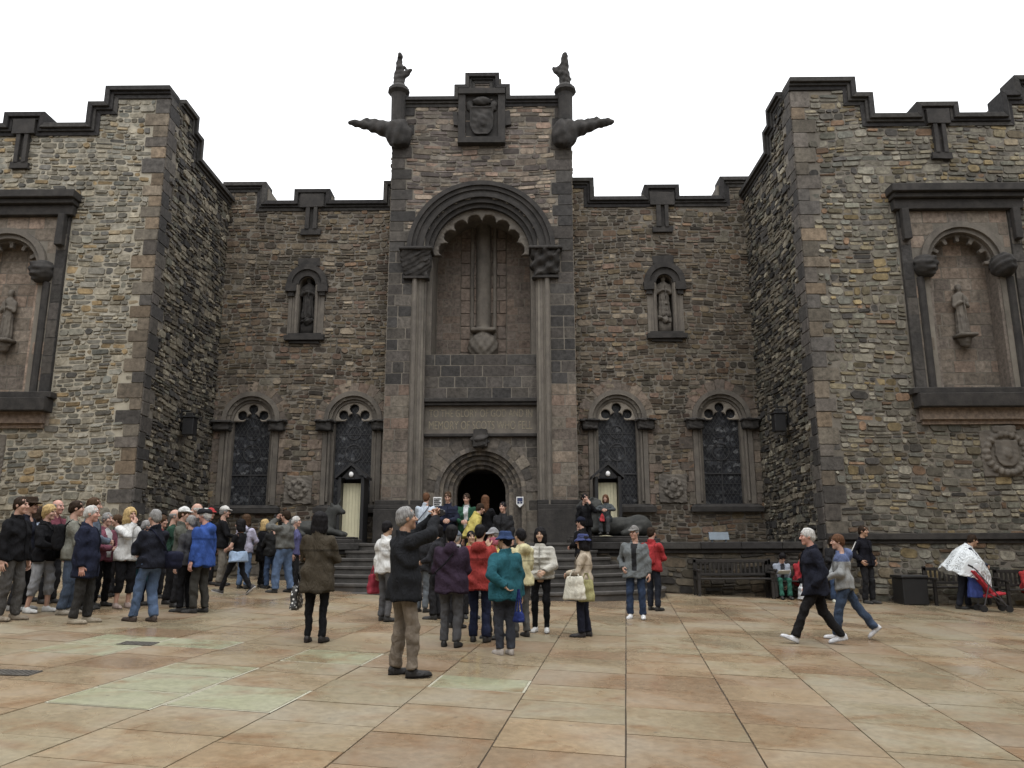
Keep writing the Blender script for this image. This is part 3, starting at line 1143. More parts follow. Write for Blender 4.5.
# upper squared rubble
spL = quoins(mb, PT, -TWH, 1, A_SPR, T_TOP - .2, 0.75, 0.5, (.32, .45))
spR = quoins(mb, PT, TWH, -1, A_SPR, T_TOP - .2, 0.75, 0.5, (.32, .45))
n0 = len(mb.F)
rubble(mb, PT, -TWH, TWH, zt(250), T_TOP + 1.2, lambda u, v: v > under(TPROF, u) - 0.25 or t_hole(u, v, R_OUT - .03, 2.45) or in_spans(spL, u, v) or in_spans(spR, u, v),
       (0.13, 0.24), (0.3, 0.75), 0.008, 0.01, (0.004, 0.03))
for i in range(n0, len(mb.F)): mb.M[i] = 2
tower = mb.build('tower', [M['ashlar_dark'], M['mortar'], M['rubble_squared']], B, fix=False)
for sg in (-1, 1):
    mb = MB()
    a, b = sorted((sg * 2.25, sg * TWH))
    ashlar(mb, PT, a, b, 2.75, zt(384), 0.36, (0.35, 0.75))
    mb.build('lower_pier', M['ashlar_pink'], tower, fix=False)
    mb = MB()
    a, b = sorted((sg * 2.25, sg * TWH))
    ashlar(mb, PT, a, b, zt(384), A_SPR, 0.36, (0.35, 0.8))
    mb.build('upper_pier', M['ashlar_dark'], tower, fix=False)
# tower flanks
for sg in (-1, 1):
    P = mkplane((XT + sg * TWH, YT, 0), (0, 1, 0), (sg, 0, 0))
    mb = MB()
    rubble(mb, P, 0.02, 1.8, zf(200) - 8, T_TOP - 0.3, None)
    backing(mb, P, 0.02, 2.2, 1.0, T_TOP - 0.2, None, -0.3, 0.0, 0.6)
    mb.build('tower_flank', [M['rubble'], M['mortar']], tower, fix=False)
parapet(PT, TPROF, tower, -0.6)
mb = MB()
mb.box(XT - TWH + .1, XT + TWH - .1, YT + 2.4, YT + 5, 8, T_TOP - 0.5)
mb.build('roof', M['grey'], tower)

# great arch
mb = MB()
for r0, r1, d0, d1 in ((2.30, 2.45, -0.1, 0.16), (2.16, 2.30, -0.12, 0.09), (2.06, 2.16, -0.16, 0.03), (1.92, 2.06, -0.2, 0.06), (1.76, 1.92, -0.3, -0.05), (1.62, 1.76, -0.45, -0.16)):
    mb.ring(PT, 0, A_SPR, r0, r1, d0, d1, n=40)
arch = mb.build('great_arch', M['dark'], tower)
mb = MB()
mb.ring(PT, 0, A_SPR, 1.64, 1.80, -1.9, -0.45, n=30)
for sg in (-1, 1):
    a, b = sorted((sg * 1.64, sg * 1.80))
    mb.pbox(PT, a, b, Z_SH, A_SPR, -1.9, -0.35)
mb.build('niche_soffit', M['grey'], arch)


def cusps(P):
    u, d_, v = P[..., 0], P[..., 1], P[..., 2]
    r = np.hypot(u, v)
    a = np.degrees(np.arctan2(v, u))
    q = np.maximum(r - 1.66, 1.20 - r)
    for c in np.arange(9, 180, 23.14):
        cu, cv = 1.22 * math.cos(math.radians(c)), 1.22 * math.sin(math.radians(c))
        q = np.maximum(q, 0.236 - np.hypot(u - cu, v - cv))
        for dc in (-4.4, 4.4):
            cu, cv = 1.34 * math.cos(math.radians(c + dc)), 1.34 * math.sin(math.radians(c + dc))
            q = np.maximum(q, 0.09 - np.hypot(u - cu, v - cv))
    q = np.maximum(q, -v - .02)
    return np.maximum(q, np.abs(d_ + 0.42) - 0.1) + waves(P, 0.008, 20, 2)


V, Q = relief(cusps, PT, 0, A_SPR, 1.7, -0.1, 1.7, -0.56, -0.28, 0.03)
mb = MB()
mb.raw(V, Q)
mb.build('cusping', M['grey'], arch, smooth=True)

# niche back wall with its hanging carved shaft
mb = MB()
PB = mkplane((XT, YT + 1.9, 0), (1, 0, 0), (0, -1, 0))
backing(mb, PB, -1.8, 1.8, Z_SH - .1, A_SPR + 1.8, None, -0.2, 0, 0.6)
ashlar(mb, PB, -1.64, -0.8, Z_SH, A_SPR + 1.66, 0.3, (.3, .6))
ashlar(mb, PB, 0.8, 1.64, Z_SH, A_SPR + 1.66, 0.3, (.3, .6))
ashlar(mb, PB, -0.8, 0.8, Z_SH, A_SPR + 1.66, 0.45, (.5, .8), d=(0.06, 0.065))
mb.build('niche_back', [M['ashlar_niche'], M['mortar']], arch, fix=False)


def shaft(P):
    u, d_, v = P[..., 0], P[..., 1], P[..., 2]
    z0 = 0.0
    d = np.maximum(np.hypot(u, d_ - .05) - 0.27, -v + 0.9)
    for s in (-1, 1):
        d = np.minimum(d, np.maximum(np.hypot(u - s * .40, d_ - .08) - 0.075, np.maximum(-v + 0.8, v - 5.0)))
    foot = ell(P, (0, .1, .52), (.52, .42, .52)) + 0.03 * np.sin(v * 16) * np.cos(np.arctan2(d_ - .1, u) * 9)
    d = smin(d, foot, 0.05)
    d = np.minimum(d, bx(P, (0, .1, 1.10), (.44, .3, .07), .04))
    d = np.maximum(d, v - 5.3)
    return d + waves(P, 0.006, 18, 3)


V, Q = relief(shaft, PB, 0, zt(349), 0.55, -0.1, 5.4, -0.1, 0.5, 0.045)
mb = MB()
mb.raw(V, Q)
mb.build('carved_shaft', M['grey'], arch, smooth=True)
# dark panel under the niche, ledge, inscription band
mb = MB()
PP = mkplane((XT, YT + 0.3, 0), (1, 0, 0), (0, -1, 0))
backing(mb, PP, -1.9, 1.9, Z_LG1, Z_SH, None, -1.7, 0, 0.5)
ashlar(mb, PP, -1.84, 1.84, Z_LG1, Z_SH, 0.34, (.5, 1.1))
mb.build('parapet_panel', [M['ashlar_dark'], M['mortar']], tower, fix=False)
mb = MB()
mb.pbox(PT, -1.86, 1.86, Z_LG0 + .1, Z_LG1, -0.5, -0.1)
mb.pbox(PT, -1.86, 1.86, Z_LG0, Z_LG0 + .098, -0.5, -0.17)
mb.pbox(PT, -1.86, 1.86, Z_IN - .1, Z_IN, -0.5, -0.26)
mb.build('ledge', M['dark'], tower, bevel=0.02)
mb = MB()
mb.pbox(PT, -1.88, 1.88, Z_IN + .002, Z_LG0 - .002, -0.6, -0.3)
band = mb.build('inscription_band', M['grey'], tower)


def lettering(txt, cx, y, cz, width, height, mat, parent, name='lettering', rot=(math.pi / 2, 0, 0), depth=0.008):
    cu = bpy.data.curves.new(name, 'FONT')
    cu.body = txt
    cu.align_x = 'CENTER'
    cu.align_y = 'CENTER'
    cu.extrude = depth
    cu.size = 1.0
    o = bpy.data.objects.new(name, cu)
    C.objects.link(o)
    dg = bpy.context.evaluated_depsgraph_get()
    me = bpy.data.meshes.new_from_object(o.evaluated_get(dg))
    bpy.data.objects.remove(o)
    n = len(me.vertices)
    co = np.zeros(n * 3)
    me.vertices.foreach_get('co', co)
    co = co.reshape(-1, 3)
    lo, hi = co.min(0), co.max(0)
    co[:, 0] = (co[:, 0] - (lo[0] + hi[0]) / 2) * width / (hi[0] - lo[0])
    co[:, 1] = (co[:, 1] - (lo[1] + hi[1]) / 2) * height / (hi[1] - lo[1])
    sh = offset_of(parent)
    W3 = np.stack([cx + co[:, 0], y - co[:, 2], cz + co[:, 1]], 1)
    me.vertices.foreach_set('co', (W3 - np.array(sh)).ravel())
    me.materials.clear()
    me.materials.append(mat)
    me.update()
    o = bpy.data.objects.new(name, me)
    C.objects.link(o)
    o.parent = parent
    return o


hb_ = Z_LG0 - Z_IN
lettering('TO THE GLORY OF GOD AND IN', XT, YT + 0.30, Z_IN + hb_ * 0.73, 3.3, hb_ * 0.27, M['gold'], band)
lettering('MEMORY OF SCOTS WHO FELL', XT, YT + 0.30, Z_IN + hb_ * 0.30, 3.3, hb_ * 0.30, M['gold'], band)

# doorway
mb = MB()
PD = mkplane((XT, YT + 0.4, 0), (1, 0, 0), (0, -1, 0))
dh = lambda u, v, r: (abs(u) < r if v < D_SPR else math.hypot(u, v - D_SPR) < r)
backing(mb, PD, -1.9, 1.9, TZ - .1, Z_IN - .05, lambda u, v: dh(u, v, 1.37), -0.3, 0, 0.06)
ashlar(mb, PD, -1.84, 1.84, TZ, Z_IN - .1, 0.33, (.35, .6), hole=lambda u, v: dh(u, v, 1.40))
n0 = len(mb.F)
for r0, r1, d0, d1 in ((0.79, 0.90, -0.9, -0.42), (0.90, 1.04, -0.6, -0.30), (1.04, 1.18, -0.45, -0.18), (1.18, 1.30, -0.3, -0.06), (1.30, 1.44, -0.1, 0.06)):
    mb.ring(PD, 0, D_SPR, r0, r1, d0, d1, n=26)
    for sg in (-1, 1):
        a, b = sorted((sg * r0, sg * r1))
        mb.pbox(PD, a, b, TZ, D_SPR, d0, d1)
for i in range(13):
    if i == 6: continue
    mb.ring(PD, 0, D_SPR, 1.445, 1.78 + RNG.uniform(-.1, .05), -0.05, RNG.uniform(0.02, 0.04), i * 180 / 13 + .4, (i + 1) * 180 / 13 - .4, n=2, c=rc3())
door = mb.build('doorway', [M['ashlar_grey'], M['mortar']], tower)
mb = MB()
mb.pbox(PD, -.22, .22, D_SPR + 1.40, zt(429), -0.05, 0.34, jit=.02)
V, Q = relief(lambda P: carved_lump(P, (0, .2, 0), (.26, .2, .3), 4, 0.03, 18), PD, 0, zt(438), .34, -.36, .36, -0.1, .5, .035)
mb.raw(V, Q)
mb.build('keystone', M['dark'], door)
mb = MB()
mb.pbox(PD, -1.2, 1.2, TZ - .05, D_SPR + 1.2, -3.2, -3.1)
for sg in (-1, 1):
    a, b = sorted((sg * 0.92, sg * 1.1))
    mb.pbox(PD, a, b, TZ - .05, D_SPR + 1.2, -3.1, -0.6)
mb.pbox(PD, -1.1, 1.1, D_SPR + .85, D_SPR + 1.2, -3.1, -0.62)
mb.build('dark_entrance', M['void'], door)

# jamb shafts, capitals, bases
for sg in (-1, 1):
    mb = MB()
    for u, d, r in ((1.98, -0.05, .08), (2.16, 0.04, .085), (1.86, -0.16, .07)):
        mb.tube(PT(sg * u, 2.8, d), PT(sg * u, zt(279), d), r, n=12)
    a, b = sorted((sg * 1.80, sg * 2.3))
    mb.pbox(PT, a, b, 2.6, A_SPR, -0.5, -0.06)
    mb.build('jamb_shaft', M['grey'], tower, smooth=False)
for sg in (-1, 1):
    def cap(P):
        u, d_, v = P[..., 0], P[..., 1], P[..., 2]
        k = (v + .5)
        d = bx(P, (0, 0, 0), (.44, .36, .40), .08)
        d = np.maximum(d, np.abs(u) - (.34 + .22 * k))
        d = np.maximum(d, d_ - (.12 + .26 * k))
        d = d + 0.015 * np.sin(u * 15 + v * 4) * np.sin(v * 13 + 1) + waves(P, .05, 15, 7 + sg)
        return np.minimum(d, bx(P, (0, 0, .44), (.55, .42, .05), .01))
    V, Q = relief(cap, PT, sg * 2.12, zt(264), .7, -.5, .55, -.3, .5, .035)
    mb = MB()
    mb.raw(V, Q)
    mb.pbox(PT, sg * 2.12 - .42, sg * 2.12 + .42, zt(264) - .52, zt(264) - .44, -.2, .16)
    mb.build('capital', M['dark'], tower, smooth=False)
zb = zt(500)
for sg in (-1, 1):
    mb = MB()
    a, b = sorted((sg * 1.78, sg * (TWH + .18)))
    mb.pbox(PT, a, b, .6, zb - .28, -0.4, 0.32)
    mb.pbox(PT, a, b, zb - .278, zb - .14, -0.4, 0.22)
    mb.pbox(PT, a, b, zb - .138, zb, -0.4, 0.12)
    mb.build('plinth', M['dark'], tower, bevel=0.02)

# coat of arms
zc0, zc1 = zt(146), zt(94)
mb = MB()
mb.pbox(PT, -.80, .80, zc0, zc0 + .2, -.1, .28, jit=.01)
for sg in (-1, 1):
    a, b = sorted((sg * .56, sg * .80))
    mb.pbox(PT, a, b, zc0 + .2, zc1 - .1, -.1, .16)
    a, b = sorted((sg * .80, sg * .98))
    mb.pbox(PT, a, b, zc0 + .7, zc0 + 1.25, -.1, .12, jit=.04)
mb.pbox(PT, -.80, .80, zc1 - .1, zc1 + .1, -.1, .22)
mb.pbox(PT, -.55, .55, zc0 + .2, zc1 - .1, -.1, .04)


def arms(P):
    u, d_, v = P[..., 0], P[..., 1], P[..., 2]
    hw = np.where(v > 0, .38, .38 * np.sqrt(np.clip(1 - (v / .55) ** 2, 0.001, 1)))
    d = np.maximum(np.maximum(np.abs(u) - hw, np.abs(v - .05) - .5), np.abs(d_ - .06) - .05)
    d = smin(d, ell(P, (0, .1, .05), (.2, .09, .28)), .04)
    d = smin(d, ell(P, (0, .1, .78), (.3, .12, .16)), .03)
    for s in (-1, 1): d = smin(d, ell(P, (s * .42, .06, .62), (.12, .1, .2)), .03)
    d = np.minimum(d, np.maximum(np.abs(np.maximum(np.abs(u) - hw, np.abs(v - .05) - .5)) - .025, np.abs(d_ - .10) - .04))
    return d + waves(P, .008, 18, 9)


V, Q = relief(arms, PT, 0, zc0 + .85, .58, -.55, 1.0, -.05, .3, .03)
mb.raw(V, Q)
mb.build('coat_of_arms', M['dark'], tower)

# corner turrets with beasts, and the gargoyles
for sg in (-1, 1):
    x = XT + sg * 2.86
    y = YT - 0.12
    zz = lambda py: W(400 if sg < 0 else 566, py, YT)[1]
    mb = MB()
    mb.lathe(x, y, [(.18, zz(130)), (.24, zz(124)), (.25, zz(100)), (.27, zz(97)), (.38, zz(94.5)), (.36, zz(91.5)), (.26, zz(89)), (.2, zz(87))], 12)

    def beast(P):
        d = loft(P, [(0, .18, .18), (.25, .2, .19, .02), (.55, .16, .16), (.85, .11, .12, -.03), (1.05, .08, .1, -.03)], 2)
        d = smin(d, ell(P, (0, -.08, 1.0), (.10, .15, .11)), .05)
        d = smin(d, rcone(P, (-sg * .05, 0, .25), (-sg * .38, 0, .55), .13, .07), .06)
        d = smin(d, rcone(P, (-sg * .3, 0, .5), (-sg * .16, 0, .66), .07, .05), .05)
        return d + waves(P, .02, 14, 12 + sg)
    V, Q = sculpt(beast, (-.6, -.35, 0), (.6, .35, 1.2), .035)
    V = V * np.array([1, 1, (zz(56) - zz(87)) / 1.12])
    mb.raw(V + np.array([x, y, zz(87)]), Q)
    tu = mb.build('corner_turret', M['dark'], tower, smooth=False)
    mb = MB()
    mb.tube((x + sg * .23, y, zz(90)), (x + sg * .23, y, zz(57)), .014, .011, 6)
    mb.build('banner_staff', M['white'], tu)
    gx = XT + sg * 2.75
    L = 1.72

    def garg(P):
        x_, y_, z_ = P[..., 0], P[..., 1], P[..., 2]
        d = ell(P, (0, 0, -.15), (.42, .36, .58))
        d = np.maximum(d, -z_ - .62 + np.abs(x_) * .3)
        d = smin(d, rcone(P, (.2, 0, 0.0), (1.1, 0, .2), .32, .15), .12)
        d = smin(d, ell(P, (1.32, 0, .27), (.26, .16, .15)), .05)
        d = smin(d, rcone(P, (1.45, 0, .30), (1.68, 0, .32), .11, .075), .04)
        d = smin(d, rcone(P, (.4, 0, .2), (1.0, 0, .36), .16, .10), .08)
        d = smin(d, rcone(P, (1.22, 0, .36), (1.10, 0, .42), .10, .07), .04)
        return d + waves(P, .016, 13, 30 + sg) + 0.014 * np.sin(x_ * 18 + z_ * 6)
    V, Q = sculpt(garg, (-.5, -.45, -.8), (1.85, .45, .65), .032)
    V[:, 0] *= sg
    mb = MB()
    mb.raw(V + np.array([gx + sg * 0.05, YT - 0.15, zz(133)]), Q if sg > 0 else Q[:, ::-1])
    mb.build('gargoyle', M['dark'], tower, smooth=True)

# small enamel signs at the door
PDs = lambda px, py: W(px, py, YT + 0.33)
x, z = PDs(520, 502)
mb = MB()
mb.box(x - .11, x + .11, YT + .30, YT + .33, z - .06, z + .16)
mb.add([(x - .11, YT + .30, z - .061), (x + .11, YT + .30, z - .061), (x, YT + .30, z - .17), (x - .11, YT + .33, z - .061), (x + .11, YT + .33, z - .061), (x, YT + .33, z - .17)],
       [(0, 1, 2), (3, 5, 4), (0, 2, 5, 3), (1, 4, 5, 2)])
s_ = mb.build('shield_sign', M['white'])
tag(s_, 'small white shield shaped sign with dark emblem right of the dark doorway', 'sign')
mb = MB()
mb.box(x - .085, x + .085, YT + .29, YT + .298, z + .02, z + .13)
mb.box(x - .08, x - .01, YT + .29, YT + .298, z - .05, z + .005)
mb.box(x + .01, x + .08, YT + .29, YT + .298, z - .05, z + .005)
mb.build('emblem', simple('dark_blue_enamel', (.03, .04, .10), .5), s_)
x, z = PDs(437.5, 503)
mb = MB()
mb.box(x - .13, x + .13, YT + .30, YT + .33, z - .19, z + .19)
s_ = mb.build('notice_board', M['white'])
tag(s_, 'white notice board with dark lines of text left of the doorway', 'sign')
mb = MB()
for i in range(5):
    mb.box(x - .11, x + .11 - .04 * (i % 2), YT + .29, YT + .298, z + .115 - i * .06, z + .15 - i * .06)
mb.build('text_lines', M['iron'], s_)


# ---- wings
def wing(P, PS, sg, comp):
    """P: front plane with u running outward; comp: pixel-measured centre of the big niche in u"""
    Wd = 8.2
    prof = [(-0.02, WZ_HI), (1.84, WZ_HI), (1.84, WZ_MID), (2.30, WZ_MID), (2.30, WZ_LOW), (3.48, WZ_LOW), (3.48, WZ_MER), (4.66, WZ_MER), (4.66, WZ_LOW),
            (5.90, WZ_LOW), (5.90, WZ_MID), (6.32, WZ_MID), (6.32, WZ_HI), (8.2, WZ_HI)]
    pale = sg < 0
    dz = -.17 if pale else -.08
    prof = [(u, v + dz) for u, v in prof]
    nb, ns = W(900, 395, YW)[1], W(900, 265, YW)[1]      # sill, springing
    hl = 0.88
    inh = lambda u, v, r: abs(u - comp) < r and nb < v < ns or (v >= ns and math.hypot(u - comp, v - ns) < r)
    mb = MB()
    backing(mb, P, 0.03, Wd, 0.0, WZ_HI, lambda u, v: v > under(prof, u) - 0.2 or inh(u, v, hl + .12), -0.8, 0)
    sp = quoins(mb, P, 0, 1, 0.1, WZ_HI - .45, .62, .38)
    n0 = len(mb.F)
    ct, cb_, pl0, pl1 = W(900, 191, YW)[1], W(900, 396, YW)[1], comp - 1.66, comp + 1.66
    rubble(mb, P, 0, Wd, 0.1, WZ_HI, lambda u, v: v > under(prof, u) - 0.25 or in_spans(sp, u, v) or (pl0 < u < pl1 and cb_ - .25 < v < ct), (0.12, 0.27) if not pale else (.11, .24))
    for i in range(n0, len(mb.F)): mb.M[i] = 2
    wg = mb.build('wing', [M['quoin'], M['mortar_pale'] if pale else M['mortar'], M['rubble_pale'] if pale else M['rubble_r']], B, fix=False)
    parapet(P, prof, wg)
    # inner side wall
    sprof = [(0.0, WZ_HI), (1.55, WZ_HI), (1.55, WZ_MID), (2.0, WZ_MID), (2.0, WZ_LOW), (4.85, WZ_LOW)]
    sprof = [(u, v + dz) for u, v in sprof]
    mb = MB()
    backing(mb, PS, 0.02, 4.9, 0.0, WZ_HI, lambda u, v: v > under(sprof, u) - 0.2, -0.8, 0)
    sp2 = quoins(mb, PS, 0.0, 1, 0.1, WZ_HI - .45, .38, .62)
    n0 = len(mb.F)
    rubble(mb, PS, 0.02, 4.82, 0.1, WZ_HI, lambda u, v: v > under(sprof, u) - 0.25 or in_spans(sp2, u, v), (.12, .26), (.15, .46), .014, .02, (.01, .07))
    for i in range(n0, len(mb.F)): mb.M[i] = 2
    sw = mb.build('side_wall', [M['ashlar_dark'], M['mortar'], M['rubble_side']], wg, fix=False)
    sprof2 = [(0.55, WZ_HI + dz)] + sprof[1:]
    parapet(PS, sprof2, wg)
    mb = MB()
    mb.box(*sorted((P.O[0] + P.U[0] * .9, P.O[0] + P.U[0] * Wd)), YW + .9, YW + 12, 6, WZ_LOW - .8)
    mb.build('roof', M['grey'], wg)
    # waterspout under the merlon
    mb = MB()
    z0, z1 = W(900, 153, YW)[1] + dz, W(900, 124, YW)[1] + dz
    uc = 4.07
    mb.pbox(P, uc - .32, uc + .32, z1 - .02, z1 + .42, 0, .17, jit=.015)
    mb.pbox(P, uc - .17, uc - .06, z0, z1 - .02, 0, .15)
    mb.pbox(P, uc + .06, uc + .17, z0, z1 - .02, 0, .15)
    mb.pbox(P, uc - .06, uc + .06, z0, z1 - .02, 0, .05)
    mb.pbox(P, uc - .26, uc + .26, z0 - .18, z0, 0, .13, jit=.02)
    mb.build('waterspout', M['dark'], wg)
    # the big blind window
    mb = MB()
    zc0, zc1 = W(900, 213, YW)[1], W(900, 191, YW)[1]
    mb.pbox(P, comp - 1.87, comp + 1.87, zc1 - .22, zc1, -.1, .45)
    mb.pbox(P, comp - 1.81, comp + 1.81, zc1 - .36, zc1 - .222, -.1, .34)
    mb.pbox(P, comp - 1.76, comp + 1.76, zc0, zc1 - .362, -.1, .22)
    for s in (-1, 1):
        a, b = sorted((comp + s * 1.40, comp + s * 1.60))
        mb.pbox(P, a, b, zc0 - .9, zc0, .12, .30, jit=.02)
        mb.tube(P(comp + s * 1.2, nb + .1, .06), P(comp + s * 1.2, ns - .4, .06), .10, n=10)
    zs0 = W(900, 410, YW)[1]
    mb.pbox(P, comp - 1.82, comp + 1.82, nb - .04, nb + .12, -.1, .30)
    mb.pbox(P, comp - 1.74, comp + 1.74, zs0, nb - .042, -.1, .42, jit=.006)
    bw_ = mb.build('blind_window', M['dark'], wg, bevel=.02)
    for s in (-1, 1):
        mb = MB()
        a, b = sorted((comp + s * 1.362, comp + s * 1.64))
        ashlar(mb, mkplane((P.O[0], P.O[1] - .10, 0), P.U, P.N), a, b, nb + .13, zc0 - .01, .5, (.5, .6))
        mb.pbox(P, a, b, nb + .1, zc0 - .01, -.1, .10)
        mb.build('jamb', M['ashlar_dark'], bw_, fix=False)
    mb = MB()
    backing(mb, P, comp - 1.36, comp + 1.36, nb, zc0, lambda u, v: inh(u, v, 1.0), -.1, .05, .1)
    ashlar(mb, mkplane((P.O[0], P.O[1] - .05, 0), P.U, P.N), comp - 1.36, comp + 1.36, nb + .1, zc0, .36, (.4, .7), hole=lambda u, v: inh(u, v, 1.0))
    PB2 = mkplane((P.O[0], P.O[1] + .45, 0), P.U, P.N)
    backing(mb, PB2, comp - 1.05, comp + 1.05, nb - .1, ns + 1.1, None, -.2, 0, .5)
    ashlar(mb, PB2, comp - .98, comp + .98, nb, ns + 1.05, .34, (.4, .75))
    for s in (-1, 1):
        a, b = sorted((comp + s * .88, comp + s * 1.03))
        mb.pbox(P, a, b, nb + .1, ns, -.46, .02)
    for s in (-1, 1):
        a, b = sorted((comp + s * 1.30, comp + s * 1.70))
        mb.pbox(P, a, b, nb - .75, zs0 - .01, -.05, .05)
    mb.pbox(P, comp - 1.62, comp + 1.62, zs0 - .3, zs0 - .002, -.1, .2)
    mb.pbox(P, comp - 1.58, comp + 1.58, zs0 - .42, zs0 - .302, -.1, .1)
    mb.build('window_back', [M['ashlar_warm'], M['mortar']], bw_)
    mb = MB()
    for r0, r1, d0, d1 in ((1.0, 1.16, -.2, .17), (.88, 1.0, -.46, .09)):
        mb.ring(P, comp, ns, r0, r1, d0, d1, n=26)

    def cus(Q):
        u, d_, v = Q[..., 0], Q[..., 1], Q[..., 2]
        r = np.hypot(u, v)
        q = np.maximum(r - .9, .66 - r)
        for c in np.arange(18, 180, 28.8):
            for rr, dc, rad in ((.70, 0, .125), (.77, -6, .06), (.77, 6, .06)):
                cu, cv = rr * math.cos(math.radians(c + dc)), rr * math.sin(math.radians(c + dc))
                q = np.maximum(q, rad - np.hypot(u - cu, v - cv))
        q = np.maximum(q, -v)
        return np.maximum(q, np.abs(d_ + .12) - .07)
    V, Q = relief(cus, P, comp, ns, .95, -.05, .95, -.25, .0, .024)
    mb.raw(V, Q)
    mb.build('cusped_arch', M['grey'], bw_)
    for s in (-1, 1):
        mb = MB()
        V, Q = relief(lambda Q_: carved_lump(Q_, (0, .1, .02), (.31, .36, .33), 40 + s, .028, 17), P, comp + s * 1.05, ns - .12, .42, -.42, .42, -.3, .55, .035)
        mb.raw(V, Q)
        mb.build('corbel', M['dark'], bw_, smooth=True)
    V, Q = sculpt(lambda Q_: robed(Q_, 8 + sg), (-.36, -.26, -.05), (.36, .24, 1.6), .03)
    zs = W(900, 333, YW)[1]
    mb = MB()
    mb.raw([P(comp + a[0] * .78, zs + a[2] * .95, -.32 - a[1] * .8) for a in V], Q)
    mb.pbox(P, comp - .24, comp + .24, zs - .08, zs, -.5, -.05)
    V, Q = sculpt(lambda Q_: carved_lump(Q_, (0, 0, 0), (.17, .16, .22), 3, .012), (-.3, -.3, -.3), (.3, .3, .3), .03)
    mb.raw([P(comp + a[0], zs - .14 + a[2], -.3 - a[1]) for a in V], Q)
    mb.build('statue', M['grey'], bw_, smooth=True)
    # wreath plaque below
    zc = W(985, 455, YW)[1]
    cu = comp + (.48 if sg > 0 else -0.0)

    def wre(Q_):
        u, d_, v = Q_[..., 0], Q_[..., 1], Q_[..., 2]
        d = bx(Q_, (0, 0, 0), (.62, .06, .6), .01)
        d = np.minimum(d, bx(Q_, (0, 0, .62), (.3, .14, .1), .04))
        r = np.hypot(u, v)
        a = np.arctan2(v, u)
        d = np.minimum(d, np.sqrt((r - .5) ** 2 + (d_ - .07) ** 2) - .085 + .015 * np.sin(a * 20))
        hw = np.where(v > 0, .3, .3 * np.sqrt(np.clip(1 - (v / .36) ** 2, .001, 1)))
        d = np.minimum(d, np.maximum(np.maximum(np.abs(u) - hw, np.abs(v) - .33), np.abs(d_ - .09) - .04))
        d = smin(d, ell(Q_, (0, .13, -.02), (.12, .06, .15)), .03)
        return d + waves(Q_, .006, 22, 5)
    V, Q = relief(wre, P, cu, zc, .68, -.66, .8, -.08, .25, .028)
    mb = MB()
    mb.raw(V, Q)
    mb.build('wreath_plaque', M['grey'], wg, smooth=False)
    # string course and plinth
    mb = MB()
    zsc = W(900, 535, YW)[1]
    mb.pbox(P, 0, Wd, zsc - .14, zsc + .02, -.1, .14)
    mb.pbox(P, 0, Wd, zsc - .24, zsc - .142, -.1, .07)
    mb.build('string_course', M['dark'], wg, bevel=.015)
    return wg


M['rubble_r'] = stone_mat('right_rubble_stone', [(0.209, 0.187, 0.138), (0.171, 0.156, 0.125), (0.244, 0.216, 0.156), (0.123, 0.114, 0.097), (0.218, 0.201, 0.160),
                          (0.189, 0.156, 0.108), (0.240, 0.226, 0.183), (0.086, 0.080, 0.073), (0.226, 0.193, 0.127), (0.174, 0.169, 0.134),
                          (0.220, 0.145, 0.094), (0.154, 0.152, 0.129), (0.281, 0.259, 0.207), (0.255, 0.198, 0.108), (0.182, 0.167, 0.132), (0.200, 0.185, 0.149)], 0.45, var=0.48)
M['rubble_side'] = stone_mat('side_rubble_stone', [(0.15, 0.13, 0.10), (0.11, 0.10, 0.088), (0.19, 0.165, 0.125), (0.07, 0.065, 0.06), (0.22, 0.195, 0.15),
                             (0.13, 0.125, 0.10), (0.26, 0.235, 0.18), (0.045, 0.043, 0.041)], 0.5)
M['ashlar_warm'] = stone_mat('warm_ashlar', [(0.24, 0.19, 0.15), (0.21, 0.175, 0.14), (0.27, 0.205, 0.16), (0.19, 0.16, 0.135), (0.25, 0.21, 0.17)], 0.4, var=0.25)
M['step'] = plain_stone('worn_step_stone', (0.05, 0.047, 0.044), (0.095, 0.088, 0.08), 2.5, 0.7, sootv=0.4)
M['rubble_dark'] = stone_mat('dark_rubble_stone', [(0.10, 0.085, 0.062), (0.07, 0.063, 0.054), (0.13, 0.11, 0.08), (0.05, 0.046, 0.042), (0.15, 0.12, 0.085)], 0.5)
M['mortar_dark'] = plain_stone('dark_mortar', (0.11, 0.10, 0.08), (0.075, 0.068, 0.058), 2.0)
cL = abs(W(3, 300, YW)[0] - XL)
cR = abs(W(967, 300, YW)[0] - XR)
wing(PWL, PSL, -1, cL)
wing(PWR, PSR, 1, cR)

# wall lanterns on the inner side walls
for (P, u, z, lb) in ((PSL, 2.35, W(185, 424, 22.5)[1], 'dark iron wall lantern on the side of the left wing'),
                      (PSR, 2.0, W(786, 422, 22.2)[1], 'dark iron wall lantern on the side of the right wing')):
    p = P(u, z, 0)
    e = empty('wall_lantern', p)
    tag(e, lb, 'lantern', 'iron lanterns on the wing side walls')
    mb = MB()
    mb.pbox(P, u - .05, u + .05, z - .1, z + .5, .0, .06)
    mb.tube(P(u, z + .42, .05), P(u, z + .42, .32), .025)
    mb.build('bracket', M['iron'], e)
    mb = MB()
    mb.pbox(P, u - .16, u + .16, z - .30, z + .2, .16, .48)
    mb.pbox(P, u - .19, u + .19, z + .2, z + .25, .13, .51)
    mb.pbox(P, u - .10, u + .10, z + .252, z + .36, .22, .42)
    mb.build('lantern_case', M['iron'], e, bevel=.015)

